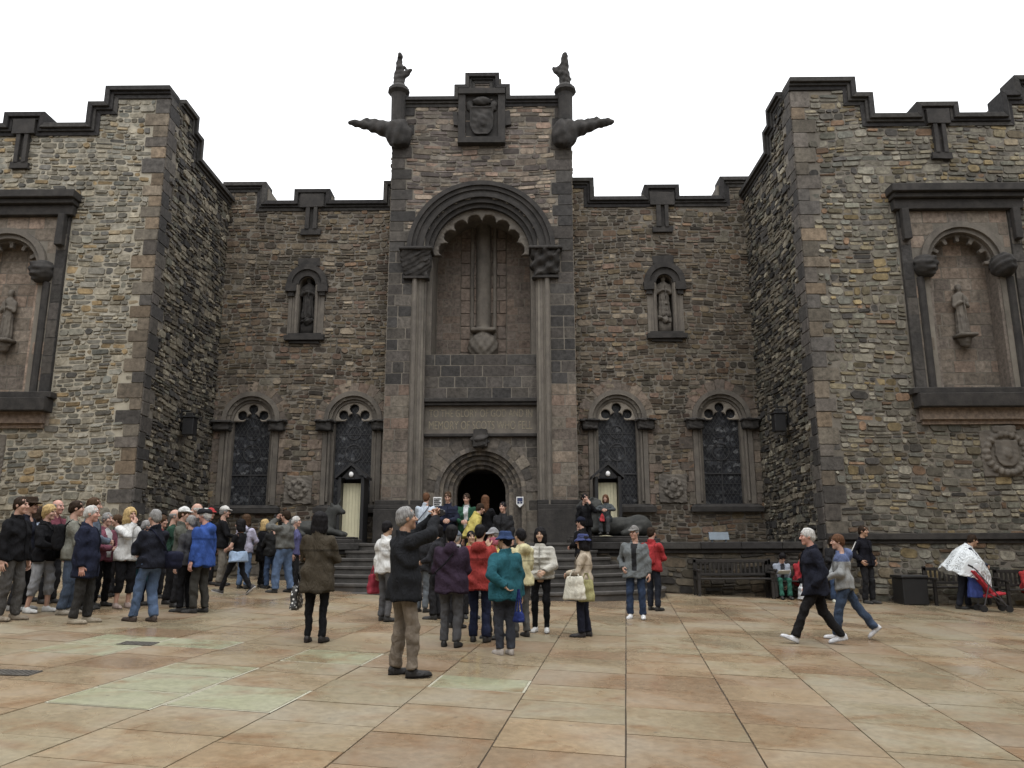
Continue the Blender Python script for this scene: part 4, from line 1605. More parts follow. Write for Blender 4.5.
# ---- terrace and steps
TY = 20.55
ter = empty('stone_terrace', (XC, TY, 1.0))
tag(ter, 'low dark stone terrace wall with heavy coping between the steps and the wings', 'terrace')
ST_HW, ST_D, ST_N = 4.85, 3.3, 7
PTE = mkplane((0, TY, 0), (1, 0, 0), (0, -1, 0))
for x0, x1 in ((XL + .02, XT - 2.75), (XT + 2.75, XR - .02)):
    mb = MB()
    mb.box(x0, x1, TY, YF - .02, 0.0, TZ - .2, 1)
    rubble(mb, PTE, x0, x1, 0.0, TZ - .2, None, (.16, .30), (.3, .7), .01, .012, (.01, .05))
    mb.build('retaining_wall', [M['rubble_dark'] if 'rubble_dark' in M else M['rubble_side'], M['mortar_dark'] if 'mortar_dark' in M else M['mortar']], ter, fix=False)
    mb = MB()
    n = 6
    for i in range(n):
        a, b = x0 + (x1 - x0) * i / n + .003, x0 + (x1 - x0) * (i + 1) / n - .003
        mb.box(a, b, TY - .16, TY + .5, TZ - .18, TZ, 0)
    mb.box(x0, x1, TY - .08, TY + .4, TZ - .28, TZ - .182, 0)
    mb.build('coping', M['coping'], ter, bevel=.02)
mb = MB()
mb.box(XL + .02, XR - .02, TY + .502, YF - .02, TZ - .198, TZ - .01)
mb.box(XT - 2.74, XT + 2.74, TY + .02, TY + .50, TZ - .3, TZ - .012)
mb.build('terrace_paving', M['grey'], ter)

stp = empty('entrance_steps', (XT, TY - 1.5, 0.6))
tag(stp, 'broad curved dark stone steps rising to the arched doorway', 'steps')
g0 = 0.45
for k in range(ST_N):
    a, dp = ST_HW - .33 * k, ST_D - .33 * k
    if k == ST_N - 1: dp = ST_D - .33 * k
    z1 = g0 + (TZ - .02 - g0) * (k + 1) / ST_N
    z0 = g0 + (TZ - .02 - g0) * k / ST_N - (.3 if k == 0 else .02)
    pts = []
    n = 48
    for i in range(n + 1):
        t = math.pi * i / n
        cx, sy = math.cos(t), math.sin(t)
        u = a * abs(cx) ** (2 / 2.5) * (1 if cx > 0 else -1)
        d = dp * abs(sy) ** (2 / 2.5)
        pts.append((XT + u, TY - .0 - d))
    mb = MB()
    zz = [z0, z1 - .07, z1 - .065, z1]
    rr = [0.0, 0.0, 0.03, 0.03]
    vs = []
    for z, o in zip(zz, rr):
        for (x, y) in pts:
            L = math.hypot(x - XT, y - TY) or 1
            vs.append((x + (x - XT) / L * o, y + (y - TY) / L * o, z))
    m_ = n + 1
    fs = []
    for r in range(3):
        for i in range(n): fs.append((r * m_ + i, r * m_ + i + 1, (r + 1) * m_ + i + 1, (r + 1) * m_ + i))
        fs.append((r * m_ + n, r * m_, (r + 1) * m_, (r + 1) * m_ + n))
    fs.append(tuple(range(3 * m_, 4 * m_)))
    mb.add(vs, fs)
    mb.build('step', M['step'], stp, bevel=.012)


# ---- the other three ranges that close the square (unseen, added to shade lower walls)
def shading_range(x0, x1, y0, y1, h, wall, label):
    """wall: which side faces the square"""
    cx, cy = (x0 + x1) / 2, (y0 + y1) / 2
    zb = gz(cx, cy) - 1.2
    e = empty('shading_range', (cx, cy, zb))
    tag(e, label, 'building')
    mb = MB()
    mb.box(x0, x1, y0, y1, zb, h)
    mb.build('wall', M['range'], e)
    mb = MB()
    if x1 - x0 > y1 - y0:
        mb.add([(x0, y0 - .3, h), (x1, y0 - .3, h), (x1, y1 + .3, h), (x0, y1 + .3, h), (x0, cy, h + 3.5), (x1, cy, h + 3.5)],
               [(0, 1, 5, 4), (2, 3, 4, 5), (0, 4, 3), (1, 2, 5), (3, 2, 1, 0)])
    else:
        mb.add([(x0 - .3, y0, h), (x1 + .3, y0, h), (x1 + .3, y1, h), (x0 - .3, y1, h), (cx, y0, h + 3.5), (cx, y1, h + 3.5)],
               [(0, 4, 5, 3), (1, 2, 5, 4), (0, 1, 4), (2, 3, 5), (3, 2, 1, 0)])
    mb.build('roof', M['dark'], e)
    L = (x1 - x0) if wall == 'N' else (y1 - y0)
    n = int(L / 3.6)
    for k in range(n):
        for z in (zb + 2.6, zb + 6.2, zb + 9.6):
            mb = MB()
            if wall == 'N':
                x = x0 + L * (k + .5) / n
                mb.box(x - .6, x + .6, y1 + .002, y1 + .05, z, z + 1.9)
            else:
                y = y0 + L * (k + .5) / n
                xs = x1 if wall == 'E' else x0
                a_, b_ = (xs + .002, xs + .05) if wall == 'E' else (xs - .05, xs - .002)
                mb.box(a_, b_, y - .6, y + .6, z, z + 1.9)
            mb.build('window', M['glass'], e)


M['range'] = plain_stone('range_stone', (0.17, 0.15, 0.12), (0.24, 0.21, 0.165), 2.0)
shading_range(-26, 26, -18, -9.5, 12.5, 'N', 'long unseen stone range closing the square behind the photographer, added to shade it')
shading_range(-27, -18.6, -9.3, 19.5, 12.0, 'E', 'stone range closing the left side of the square outside the picture, added to shade it')
shading_range(16.4, 25, -9.3, 19.5, 12.0, 'W', 'stone range closing the right side of the square outside the picture, added to shade it')
# ================================================================ PEOPLE
SKIN = {}


def skin_mat(tone):
    if tone in SKIN: return SKIN[tone]
    col = {'fair': (0.48, 0.29, 0.22), 'pink': (0.50, 0.27, 0.21), 'tan': (0.40, 0.235, 0.155), 'olive': (0.44, 0.28, 0.19)}[tone]
    m, t, b = new_mat('skin')
    n = noise(t, 16, 3)
    t.links.new(mixc(t, tuple(c * .88 for c in col), col, mrange(t, n, .35, .65, 0, 1)), b.inputs['Base Color'])
    b.inputs['Roughness'].default_value = .55
    b.inputs['Subsurface Weight'].default_value = .05
    SKIN[tone] = m
    return m


EYE = simple('eye', (0.03, 0.022, 0.02), 0.25)
LIP = simple('lips', (0.34, 0.13, 0.11), 0.5)
HAIRC = {'white': (0.44, 0.43, 0.41), 'grey': (0.22, 0.215, 0.21), 'black': (0.012, 0.011, 0.012), 'brown': (0.06, 0.035, 0.02),
         'blonde': (0.42, 0.30, 0.14), 'darkbrown': (0.028, 0.018, 0.012), 'auburn': (0.10, 0.05, 0.028)}
_hm = {}


def hair_mat(c):
    if c in _hm: return _hm[c]
    col = HAIRC[c]
    m, t, b = new_mat('hair')
    n = noise(t, 60, 4, .7, (1, 1, .25))
    t.links.new(mixc(t, tuple(x * .6 for x in col), tuple(min(1, x * 1.3) for x in col), mrange(t, n, .35, .65, 0, 1)), b.inputs['Base Color'])
    b.inputs['Roughness'].default_value = .6
    b.inputs['Specular IOR Level'].default_value = .08
    bump(t, b, n, .35, .006)
    _hm[c] = m
    return m


# ---- head template (centre of the skull at the origin, face towards +Y)
def head_sdf(P, fem):
    k = 0.94 if fem else 1.0
    d = ell(P, (0, -.008, .03), (.075 * k, .095, .094))
    d = smin(d, ell(P, (0, .022, -.045), (.059 * k, .066, .074)), .03)
    d = smin(d, ell(P, (0, .066, -.100), (.026, .024, .022)), .025)
    for s in (-1, 1):
        d = smin(d, ell(P, (s * .04 * k, .062, -.025), (.024, .024, .026)), .02)          # cheek
        d = smax(d, -(ell(P, (s * .030, .102, .012), (.017, .016, .011))), .012)          # socket
        d = np.minimum(d, ell(P, (s * .030, .079, .012), (.0125, .0125, .0115)))          # eyeball
        d = smin(d, ell(P, (s * .030, .086, .034), (.022, .010, .006)), .008)             # brow
        d = smin(d, ell(P, (s * .077 * k, -.008, -.002), (.010, .021, .031)), .008)       # ear
    d = smin(d, rcone(P, (0, .090, .014), (0, .114, -.026), .008, .0135 if not fem else .011), .010)
    for s in (-1, 1): d = smin(d, ell(P, (s * .011, .100, -.030), (.009, .011, .008)), .006)
    d = smin(d, ell(P, (0, .086, -.060), (.022, .010, .0065)), .006)
    d = smin(d, ell(P, (0, .085, -.071), (.018, .010, .0065)), .005)
    d = smax(d, -ell(P, (0, .098, -.0655), (.022, .012, .0022)), .003)
    d = smin(d, rcone(P, (0, -.02, -.07), (0, -.045, -.23), .052 * k, .062 * k), .02)
    return d


def head_template(fem):
    V, Q = sculpt(lambda P: head_sdf(P, fem), (-.1, -.13, -.24), (.1, .135, .135), .0068)
    c = V[Q].mean(1)
    m = np.zeros(len(Q), int)
    for s in (-1, 1):
        e = ((c[:, 0] - s * .030) / .013) ** 2 + ((c[:, 2] - .012) / .0085) ** 2
        m[(e < 1) & (c[:, 1] > .06)] = 1
        b = (np.abs(np.abs(c[:, 0]) - .031) < .017) & (np.abs(c[:, 2] - .035) < .005) & (c[:, 1] > .06)
        m[b] = 3
    l = (np.abs(c[:, 0]) < .022) & (np.abs(c[:, 2] + .0655) < .009) & (c[:, 1] > .08)
    m[l] = 2
    return V, Q, m


HEADS = {0: head_template(False), 1: head_template(True)}


def face_cut(P, d, low=-.09, w=.07):
    """opens a hair shell over the face"""
    f = ell(P, (0, .128, -.035), (w, .085, .108))
    return np.maximum(d, -f)


_hc = {}


def hair_template(style):
    if style in _hc: return _hc[style]
    def fn(P):
        x, y, z = P[..., 0], P[..., 1], P[..., 2]
        th = np.arctan2(x, -y - .02)
        n = waves(P, .0026, 44, 3) + .0026 * np.sin(th * 17 + 2.5 * np.sin(z * 38) + z * 24)
        cap = ell(P, (0, -.014, .034), (.086, .103, .103))
        if style == 'short':
            d = np.maximum(cap, -.055 - z + np.maximum(y, 0) * 1.1)
            d = smin(d, ell(P, (0, -.06, -.02), (.066, .056, .07)), .02)
            d = face_cut(P, d)
        elif style == 'full':
            d = ell(P, (0, -.014, .042), (.094, .112, .108))
            d = np.maximum(d, -.06 - z + np.maximum(y, 0) * 1.0)
            d = smin(d, ell(P, (0, -.06, -.03), (.075, .062, .085)), .02)
            d = face_cut(P, d)
        elif style == 'bob':
            d = ell(P, (0, -.02, .036), (.098, .112, .108))
            d = smin(d, loft(P, [(-.17, .098, .078, -.048), (-.1, .120, .098, -.032), (0, .110, .104, -.02), (.06, .09, .09, -.02)], 2), .03)
            d = face_cut(P, d, w=.066)
        elif style == 'long':
            d = ell(P, (0, -.018, .036), (.093, .11, .106))
            d = smin(d, loft(P, [(-.36, .06, .03, -.095), (-.2, .10, .055, -.085), (-.05, .10, .09, -.04), (.06, .09, .09, -.02)], 2), .03)
            d = face_cut(P, d, w=.066)
        elif style == 'fringe':            # bald on top
            d = np.maximum(cap, z - .045)
            d = np.maximum(d, -.06 - z + np.maximum(y, 0) * 1.2)
            d = np.maximum(d, y - .03)
        elif style == 'bun':
            d = np.maximum(cap, -.06 - z + np.maximum(y, 0) * 1.1)
            d = face_cut(P, d)
            d = smin(d, ell(P, (0, -.125, .02), (.04, .042, .042)), .015)
            d = smin(d, rcone(P, (0, -.13, 0), (0, -.14, -.12), .03, .012), .02)
        inner = ell(P, (0, -.008, .03), (.066, .086, .084))
        return np.maximum(d + n, -inner)
    V, Q = sculpt(fn, (-.13, -.19, -.38), (.13, .13, .16), .0095)
    _hc[style] = (V, Q)
    return V, Q


def hat_template(style):
    if ('hat', style) in _hc: return _hc[('hat', style)]
    def fn(P):
        x, y, z = P[..., 0], P[..., 1], P[..., 2]
        r = np.hypot(x / .092, (y + .012) / .108)
        if style == 'cap':
            d = np.maximum(ell(P, (0, -.012, .045), (.094, .11, .105)), .042 - z)
            v = np.maximum(np.hypot(x, (y - .06) * .8) - .085, np.abs(z - .052 + (y - .1) * .25) - .009)
            d = smin(d, np.maximum(v, .05 - y), .012)
        elif style == 'flat':
            d = np.maximum(ell(P, (0, .004, .062), (.108, .132, .072)), .038 - z)
            d = smin(d, np.maximum(np.hypot(x, y - .06) - .078, np.abs(z - .048 + (y - .1) * .3) - .009), .02)
        elif style == 'bucket':
            d = np.maximum(np.maximum(loft(P, [(.02, .105, .12, -.012), (.12, .082, .095, -.012), (.14, .06, .07, -.012)], 2), .02 - z), z - .138)
            rr = np.hypot(x / .95, (y + .012) / 1.1)
            d = smin(d, np.maximum(np.abs(z - .055 + (rr - .09) * .75) - .009, rr - .142), .012)
        elif style == 'brim':
            d = np.maximum(loft(P, [(.03, .096, .112, -.012), (.15, .078, .09, -.012)], 2), z - .145)
            rr = np.hypot(x / .95, (y + .012) / 1.1)
            d = smin(d, np.maximum(np.abs(z - .045) - .009, rr - .165), .012)
        return d + waves(P, .003, 40, 4)
    V, Q = sculpt(fn, (-.2, -.22, -.05), (.2, .22, .18), .011)
    _hc[('hat', style)] = (V, Q)
    return V, Q


# ---- hand template: wrist at the origin, fingers along +Z, palm towards +Y, thumb on +X
def hand_template(curl):
    def fn(P):
        d = bx(P, (0, 0, .045), (.036, .012, .044), .012)
        d = smin(d, rcone(P, (0, 0, -.06), (0, 0, .02), .026, .024), .02)
        for x, L, z0 in ((-.031, .058, .082), (-.0105, .074, .088), (.0105, .078, .089), (.031, .068, .086)):
            p = np.array([x, 0.0, z0])
            a = 0.0
            segs = (L * .46, L * .32, L * .26)
            for i, s in enumerate(segs):
                a += math.radians(curl * (0.8, 1.2, 0.9)[i])
                q = p + np.array([x * .08, math.sin(a) * s, math.cos(a) * s])
                d = smin(d, rcone(P, p, q, .0092 - .001 * i, .0085 - .001 * i), .004)
                p = q
        t = [(.026, .004, .018), (.056, .018, .045), (.062, .030 + curl * .0003, .068), (.056, .040 + curl * .0004, .086)]
        for i in range(3): d = smin(d, rcone(P, t[i], t[i + 1], .0125 - .0012 * i, .011 - .0012 * i), .006)
        return d
    return sculpt(fn, (-.06, -.04, -.07), (.085, .10, .19), .0056)


HANDS = {'relax': hand_template(24), 'grip': hand_template(62)}
SHOE = {}


def shoe_template():
    def fn(P):
        x, y, z = P[..., 0], P[..., 1], P[..., 2]
        up = smin(ell(P, (0, -.045, .05), (.042, .065, .062)), ell(P, (0, .07, .028), (.045, .105, .036)), .04)
        so = np.maximum(np.maximum(((np.abs(x) / .047) ** 2.4 + (np.abs(y - .035) / .145) ** 2.6) ** (1 / 2.5) - 1, 0) * .047 + 0 * z, 0)
        q = (((np.abs(x) / .047) ** 2.4 + (np.abs(y - .035) / .145) ** 2.6) ** .4 - 1) * .047
        sole = np.maximum(q, np.abs(z - .012) - .012)
        return np.maximum(np.minimum(up, sole), np.maximum(-z, z - .105))
    V, Q = sculpt(fn, (-.06, -.12, -.01), (.06, .19, .12), .0105)
    z = V[Q].mean(1)[:, 2]
    return V, Q, (z < .02).astype(int)


SHOE = shoe_template()


def rotx(a):
    c, s = math.cos(a), math.sin(a)
    return np.array([[1, 0, 0], [0, c, -s], [0, s, c]])


def rotz(a):
    c, s = math.cos(a), math.sin(a)
    return np.array([[c, -s, 0], [s, c, 0], [0, 0, 1]])


def roty(a):
    c, s = math.cos(a), math.sin(a)
    return np.array([[c, 0, s], [0, 1, 0], [-s, 0, c]])


def ik(a, tgt, l1, l2, pole):
    a, tgt, pole = np.array(a, float), np.array(tgt, float), np.array(pole, float)
    d = tgt - a
    L = np.linalg.norm(d)
    u = d / max(L, 1e-6)
    L = min(L, l1 + l2 - .002)
    x = (l1 * l1 - l2 * l2 + L * L) / (2 * L)
    h = math.sqrt(max(l1 * l1 - x * x, 0))
    p = pole - (pole @ u) * u
    p /= max(np.linalg.norm(p), 1e-6)
    return a + u * x + p * h, a + u * L


ARMS = {'down': ((.27, .03, .82), (.4, -1, 0)), 'front': ((.06, .27, 1.06), (1, -.6, -.4)), 'hold': ((.09, .31, 1.14), (1, -.4, -.5)),
        'camera': ((.055, .37, 1.61), (1, .1, -.8)), 'chin': ((.04, .20, 1.46), (.6, .2, -1)), 'pocket': ((.23, .07, .95), (.6, -1, 0)),
        'fwd': ((.25, .22, .88), (.2, -1, 0)), 'back': ((.27, -.20, .86), (.2, -1, 0)), 'belly': ((.10, .24, 1.0), (1, -.6, -.2)),
        'push': ((.20, .48, .98), (.8, -.4, -.6)), 'face': ((.06, .19, 1.58), (.8, .2, -.9)), 'lap': ((.08, .34, .80), (1, -.3, 0)),
        'side': ((.30, .10, 1.0), (.6, -1, 0)), 'behind': ((.10, -.17, .98), (1, -.3, 0)), 'up': ((.12, .34, 1.70), (1, .1, -.8))}
PEOPLE = {}


def person(key, px, py, top, face, label, coat=('jacket', (.05, .05, .06)), legs=('trousers', (.03, .03, .035)), hair=('short', 'brown'), hat=None,
           shoes=(.03, .028, .026), sole=None, arms=('down', 'down'), feet=None, fem=False, lean=0.0, head=(0, 0), skin='fair', bulk=1.0,
           group=None, z=None, xy=None, H=None, sit=False, grip=(False, False), inner=None, y=None, extra=None):
    """px, py: where the feet meet the ground in the photo; top: row of the crown of the head; face: heading in degrees
    (0 away, 90 right, 180 towards the camera, -90 left)"""
    if xy is None: xy = G(px, py)
    if y is not None: xy = (W(px, py, y)[0], y)
    gx, gy = xy
    zg = gz(gx, gy) if z is None else z
    if H is None:
        H = W(px, top, gy)[1] - zg
        H = max(1.45, min(1.88, H))
    s = H / 1.745
    cell = (.0155 if gy < 11 else .019 if gy < 15 else .024)
    seed = abs(hash_(key)) % 1000
    # ---- skeleton
    if feet is None: feet = ((-.10, .02, 0, 0), (.10, -.02, 0, 0))
    if sit:
        pz = .50
        feet = ((-.11, .42, 0, 0), (.11, .45, 0, 0)) if feet is None or feet[0][1] < .3 else feet
    else:
        pz = min([.925] + [f[2] + .085 + math.sqrt(max(.842 ** 2 - (abs(f[0]) - .09) ** 2 - f[1] ** 2, .3)) for f in feet])
    pel = np.array([0, 0, pz])
    Rt = rotx(-math.radians(lean))
    tp = lambda v: pel + Rt @ np.array(v, float)
    sw = (.175 if fem else .195) * (0.6 + .4 * bulk)
    J = {}
    for i, sg in enumerate((-1, 1)):
        hip = pel + np.array([sg * .09, 0, .0])
        f = feet[i]
        ank = np.array([f[0], f[1], f[2] + .085])
        kn, an = ik(hip, ank, .425, .42, (sg * .08, 1, .15))
        J['hip', i], J['knee', i], J['ank', i] = hip, kn, an
        sh = tp((sg * sw * .97, -.01, .442))
        t, pole = ARMS[arms[i]] if isinstance(arms[i], str) else arms[i]
        dz = pz - .925 if (not sit and isinstance(arms[i], str)) else 0
        tg = np.array([sg * t[0], t[1], t[2] + dz])
        if lean and isinstance(arms[i], str) and arms[i] not in ('push',): tg = tp(tg - np.array([0, 0, .925]))
        elif sit and isinstance(arms[i], str): tg = tg - np.array([0, 0, .0])
        el, wr = ik(sh, tg, .285, .255, (sg * pole[0], pole[1], pole[2]))
        J['sh', i], J['el', i], J['wr', i] = sh, el, wr
    neck = tp((0, -.02, .53))
    hc = tp((0, .015, .70))
    Rh = Rt @ rotz(-math.radians(head[0])) @ rotx(math.radians(head[1])) if not lean else rotz(-math.radians(head[0])) @ rotx(math.radians(head[1] - lean * .5))
    PT_ = lambda P: (P - pel) @ Rt           # world -> torso frame (Rt orthonormal: v @ R = R^T v)
    root = empty('person', (gx, gy, zg), -math.radians(face))
    tag(root, label, 'person', group)
    lo = np.array([-.42, -.35, 0.0])
    hi = np.array([.42, .45, 1.6])
    pts = np.array(list(J.values()))
    lo, hi = np.minimum(lo, pts.min(0) - .12), np.maximum(hi, pts.max(0) + .12)
    b = bulk
    # ---- body
    def body(P):
        T = PT_(P)
        d = loft(T, [(-.1, .13, .09), (.05, .14, .095), (.15, .125, .085), (.32, .145, .095), (.45, .12, .08), (.5, .06, .055)], 2.2)
        for i in (0, 1):
            q_ = 1.0 if legs[0] in ('capri', 'shorts', 'skirt') else .62
            d = smin(d, rcone(P, J['hip', i], J['knee', i], .075 * q_, .052 * q_), .03)
            d = smin(d, rcone(P, J['knee', i], J['ank', i], .050 * q_, .036 * q_), .02)
            cal = J['knee', i] * .68 + J['ank', i] * .32
            if q_ == 1.0: d = smin(d, ell(P, cal + np.array([0, -.012, 0]), (.046, .050, .11)), .03)
            d = smin(d, rcone(P, J['sh', i], J['el', i], .047, .038), .03)
            d = smin(d, rcone(P, J['el', i], J['wr', i], .038, .026), .02)
        return smin(d, rcone(P, neck - Rt @ np.array([0, 0, .08]), neck + (hc - neck) * .4, .06, .052), .03)
    bl, bh = lo.copy(), hi.copy()
    bl[2] = .05
    V, Q = sculpt(body, bl, bh, max(cell, .02))
    parts = [(V, Q, np.zeros(len(Q), int))]
    hv, hq, hm_ = HEADS[1 if fem else 0]
    parts.append((hv @ Rh.T + hc, hq, hm_))
    for i, sg in enumerate((-1, 1)):
        fd = J['wr', i] - J['el', i]
        fd /= np.linalg.norm(fd)
        hang = fd[2] < -.6
        th = np.array([-sg * .25, 1, .2]) if hang else np.array([-sg * .3, -.2, 1.0])
        xx = th - (th @ fd) * fd
        xx /= np.linalg.norm(xx)
        yy = np.cross(fd, xx) * (1 if sg < 0 else -1)
        hv, hq = HANDS['grip' if grip[i] else 'relax']
        Mh = np.stack([xx, yy, fd], 1)
        parts.append((hv @ Mh.T + J['wr', i], hq if sg < 0 else hq[:, ::-1], np.zeros(len(hq), int)))
    Vs, Qs, Ms, n = [], [], [], 0
    for v, q, m in parts:
        Vs.append(v)
        Qs.append(q + n)
        Ms.append(m)
        n += len(v)
    hcol = hair_mat(hair[1] if hair else 'brown')
    mesh_obj('body', np.concatenate(Vs) * s, np.concatenate(Qs), [skin_mat(skin), EYE, LIP, hcol], root, np.concatenate(Ms), None, True)
    def put(name, V, Q, mats, fm=None):
        return mesh_obj(name, np.asarray(V) * s, Q, mats, root, fm, None, True)
    # ---- hair and hat
    if hair and hair[0] != 'none':
        v, q = hair_template(hair[0])
        put('hair', v @ Rh.T + hc, q, hcol)
    if hat:
        v, q = hat_template(hat[0])
        put('hat', v @ Rh.T + hc, q, cloth(hat[1]))
    # ---- shoes
    sc_, so_ = cloth(shoes, .6, 0, .4), cloth(sole or tuple(x * .7 for x in shoes), .7)
    for i, sg in enumerate((-1, 1)):
        v, q, m = SHOE
        f = feet[i]
        R = rotz(-sg * math.radians(8)) @ rotx(math.radians(f[3]))
        vv = (v - np.array([0, -.04, .085])) @ R.T + J['ank', i]
        dzm = max(0, -vv[:, 2].min())
        put('shoe', vv + np.array([0, 0, dzm]), q, [sc_, so_], m)
    # ---- legwear
    kind, lc = legs[0], legs[1]
    fl = {'trousers': (.092, .072, .07, .066), 'slim': (.086, .062, .06, .048), 'baggy': (.105, .092, .088, .085), 'capri': (.095, .08, .075, .07), 'shorts': (.1, .09, .085, .08),
          'skirt': (.1, .1, .09, .09)}[kind]
    def trous(P):
        T = PT_(P)
        d = ell(P, pel + np.array([0, -.01, .0]), (.155 * b, .108 * b, .13))
        for i in (0, 1):
            k, a = J['knee', i], J['ank', i]
            e = {'capri': k + (a - k) * .55, 'shorts': k}.get(kind, k + (a - k) * .97)
            d = smin(d, rcone(P, J['hip', i], k, fl[0] * (.5 + .5 * b), fl[1]), .04)
            if kind != 'shorts':
                dd = rcone(P, k, e, fl[2], fl[3])
                ax = (e - k) / np.linalg.norm(e - k)
                dd = np.maximum(dd, (P - e) @ ax - .015)
                d = smin(d, dd, .02)
        if kind == 'skirt':
            d = smin(d, loft(P, [(.30, .23, .2), (.6, .2, .17), (.95, .165, .13)], 2), .03)
            d = np.maximum(d, .31 - P[..., 2])
        zz = P[..., 2]
        return d + .007 * np.sin(zz * 46 + P[..., 0] * 24 + 2.2 * np.sin(P[..., 0] * 17 + zz * 7) + seed) * np.clip((.62 - np.abs(zz - .35)), 0, 1) + waves(P, .008, 17, seed)
    tl = np.array([min(J['hip', i][0] for i in (0, 1)) - .16, lo[1], 0.02])
    th_ = np.array([.25, hi[1], pz + .15])
    allp = np.array([J[k, i] for k in ('hip', 'knee', 'ank') for i in (0, 1)])
    tl[:2] = np.minimum(allp.min(0)[:2] - .15, [-.24, -.2])
    th_[:2] = np.maximum(allp.max(0)[:2] + .15, [.24, .2])
    if kind == 'skirt': tl[:2], th_[:2] = np.minimum(tl[:2], -.28), np.maximum(th_[:2], .28)
    V, Q = sculpt(trous, tl, th_, cell)
    put('skirt' if kind == 'skirt' else 'trousers', V, Q, cloth(lc))
    # ---- top
    ck, cc = coat[0], coat[1]
    hem = {'jacket': -.10, 'short': .0, 'long': -.26, 'coat': -.42, 'tee': -.05, 'vest': -.06, 'poncho': -.22, 'parka': -.16}[ck]
    puff = {'jacket': 1.0, 'short': 1.0, 'long': 1.05, 'coat': 1.05, 'tee': .86, 'vest': 1.06, 'poncho': 1, 'parka': 1.1}[ck] * b
    wz = .92 if fem else 1.0
    def top_(P):
        T = PT_(P)
        d = loft(T, [(hem - .02, (.205 + max(0, -hem - .1) * .12) * puff, .15 * puff), (0, .195 * puff, .145 * puff), (.13, .178 * puff * wz, .128 * puff, .004), (.31, .198 * puff * (.5 + .5 * wz), .138 * puff, .005),
                     (.42, .176 * puff, .118 * puff, -.005), (.475, .135 * puff, .092 * puff, -.012), (.51, .085, .075, -.018)], 2.35)
        if hem < -.02:
            for i in (0, 1):
                d = smin(d, rcone(P, J['hip', i] + np.array([0, 0, .03]), J['hip', i] + (J['knee', i] - J['hip', i]) * (.5 if not sit else .12), .118 * puff, .112 * puff), .05)
        d = np.maximum(d, hem - T[..., 2] + .008 * np.sin(T[..., 0] * 22 + seed))
        if ck == 'vest': d = d + .010 * np.sin(T[..., 2] * 75)
        for i in (0, 1):
            r = (.072, .06, .05) if ck != 'tee' else (.062, .055, .05)
            r = tuple(x * (.4 + .6 * puff) for x in r)
            d = smin(d, rcone(P, J['sh', i], J['el', i] if ck != 'tee' else J['sh', i] * .4 + J['el', i] * .6, r[0] * .93, r[1]), .035)
            if ck != 'tee':
                e = J['wr', i]
                ax = (e - J['el', i]) / np.linalg.norm(e - J['el', i])
                dd = np.maximum(rcone(P, J['el', i], e, r[1], r[2]), (P - e) @ ax - .0)
                d = smin(d, dd, .025)
        if ck != 'tee':                                      # collar
            q = np.abs(np.hypot(T[..., 0], (T[..., 1] + .018)) - .073) - .013
            d = smin(d, np.maximum(q, np.abs(T[..., 2] - .525) - .035 + T[..., 1] * .25), .02)
        if coat[2:] and 'hood' in coat[2:]:
            d = smin(d, ell(T, (0, -.125, .475), (.125, .075, .095)), .03)
        T2 = T[..., 2]
        d = d + .008 * np.sin(T2 * 26 + T[..., 0] * 9 + 2.6 * np.sin(T[..., 0] * 9 + T2 * 5 + seed) + seed) * np.clip(1.2 - np.abs(T2 - .15) * 3, 0, 1)
        return d + waves(P, .010, 17, seed + 7)
    cl, ch = lo.copy(), hi.copy()
    arm = np.array([J[k, i] for k in ('sh', 'el', 'wr') for i in (0, 1)] + [tp((0, 0, .58)), tp((-.28, -.24, hem)), tp((.28, .24, hem)), tp((.2, .2, hem)), tp((-.2, -.24, .5))])
    cl, ch = arm.min(0) - .1, arm.max(0) + .1
    V, Q = sculpt(top_, cl, ch, cell)
    nm = {'tee': 't_shirt', 'vest': 'padded_jacket', 'coat': 'coat', 'long': 'jacket', 'poncho': 'jacket'}.get(ck, 'jacket')
    fm = None
    mats = [cloth(cc)]
    if inner is not None or (len(coat) > 2 and any(isinstance(c, tuple) for c in coat[2:])):
        # second colour: shoulder yoke or open front
        c = (V[Q].mean(1) - pel) @ Rt
        fm = np.zeros(len(Q), int)
        if inner is not None:
            mats.append(cloth(inner))
            fm[(np.abs(c[:, 0]) < .045 + np.clip(c[:, 2] - .3, 0, 1) * .12) & (c[:, 1] > .05) & (c[:, 2] > -.02)] = 1
        else:
            mats.append(cloth([q for q in coat[2:] if isinstance(q, tuple)][0]))
            fm[c[:, 2] > .37] = 1
    # hem band and cuffs in a darker tone of the same cloth
    cen = V[Q].mean(1)
    ct = (cen - pel) @ Rt
    if fm is None: fm = np.zeros(len(Q), int)
    mats.append(cloth(tuple(x * .62 for x in cc)))
    k_ = len(mats) - 1
    if ck not in ('tee', 'poncho', 'coat'):
        fm[(ct[:, 2] < hem + .028) & (np.abs(ct[:, 0]) < .3)] = k_
        for i in (0, 1):
            fm[np.linalg.norm(cen - J['wr', i], axis=1) < .062] = k_
        if seed % 3 == 0: fm[(np.abs(ct[:, 2] - .30) < .012)] = k_          # yoke seam
    put(nm, V, Q, mats, fm)
    if ck != 'tee' and inner is None and ck != 'poncho':
        # zip down the front
        zb = MB()
        prev = None
        for k in range(9):
            zz = hem + .03 + (0.46 - hem) * k / 8
            dd = np.interp(zz, [hem - .02, 0, .13, .31, .42, .475], [.15, .145, .132, .143, .113, .08]) * puff + (0.007)
            q = tp((0, dd + .006, zz)) * s
            if prev is not None: zb.tube(prev, q, .006, .006, 5)
            prev = q
        mesh_obj('zip', zb.V, zb.F, [cloth(tuple(x * .45 for x in cc))], root)
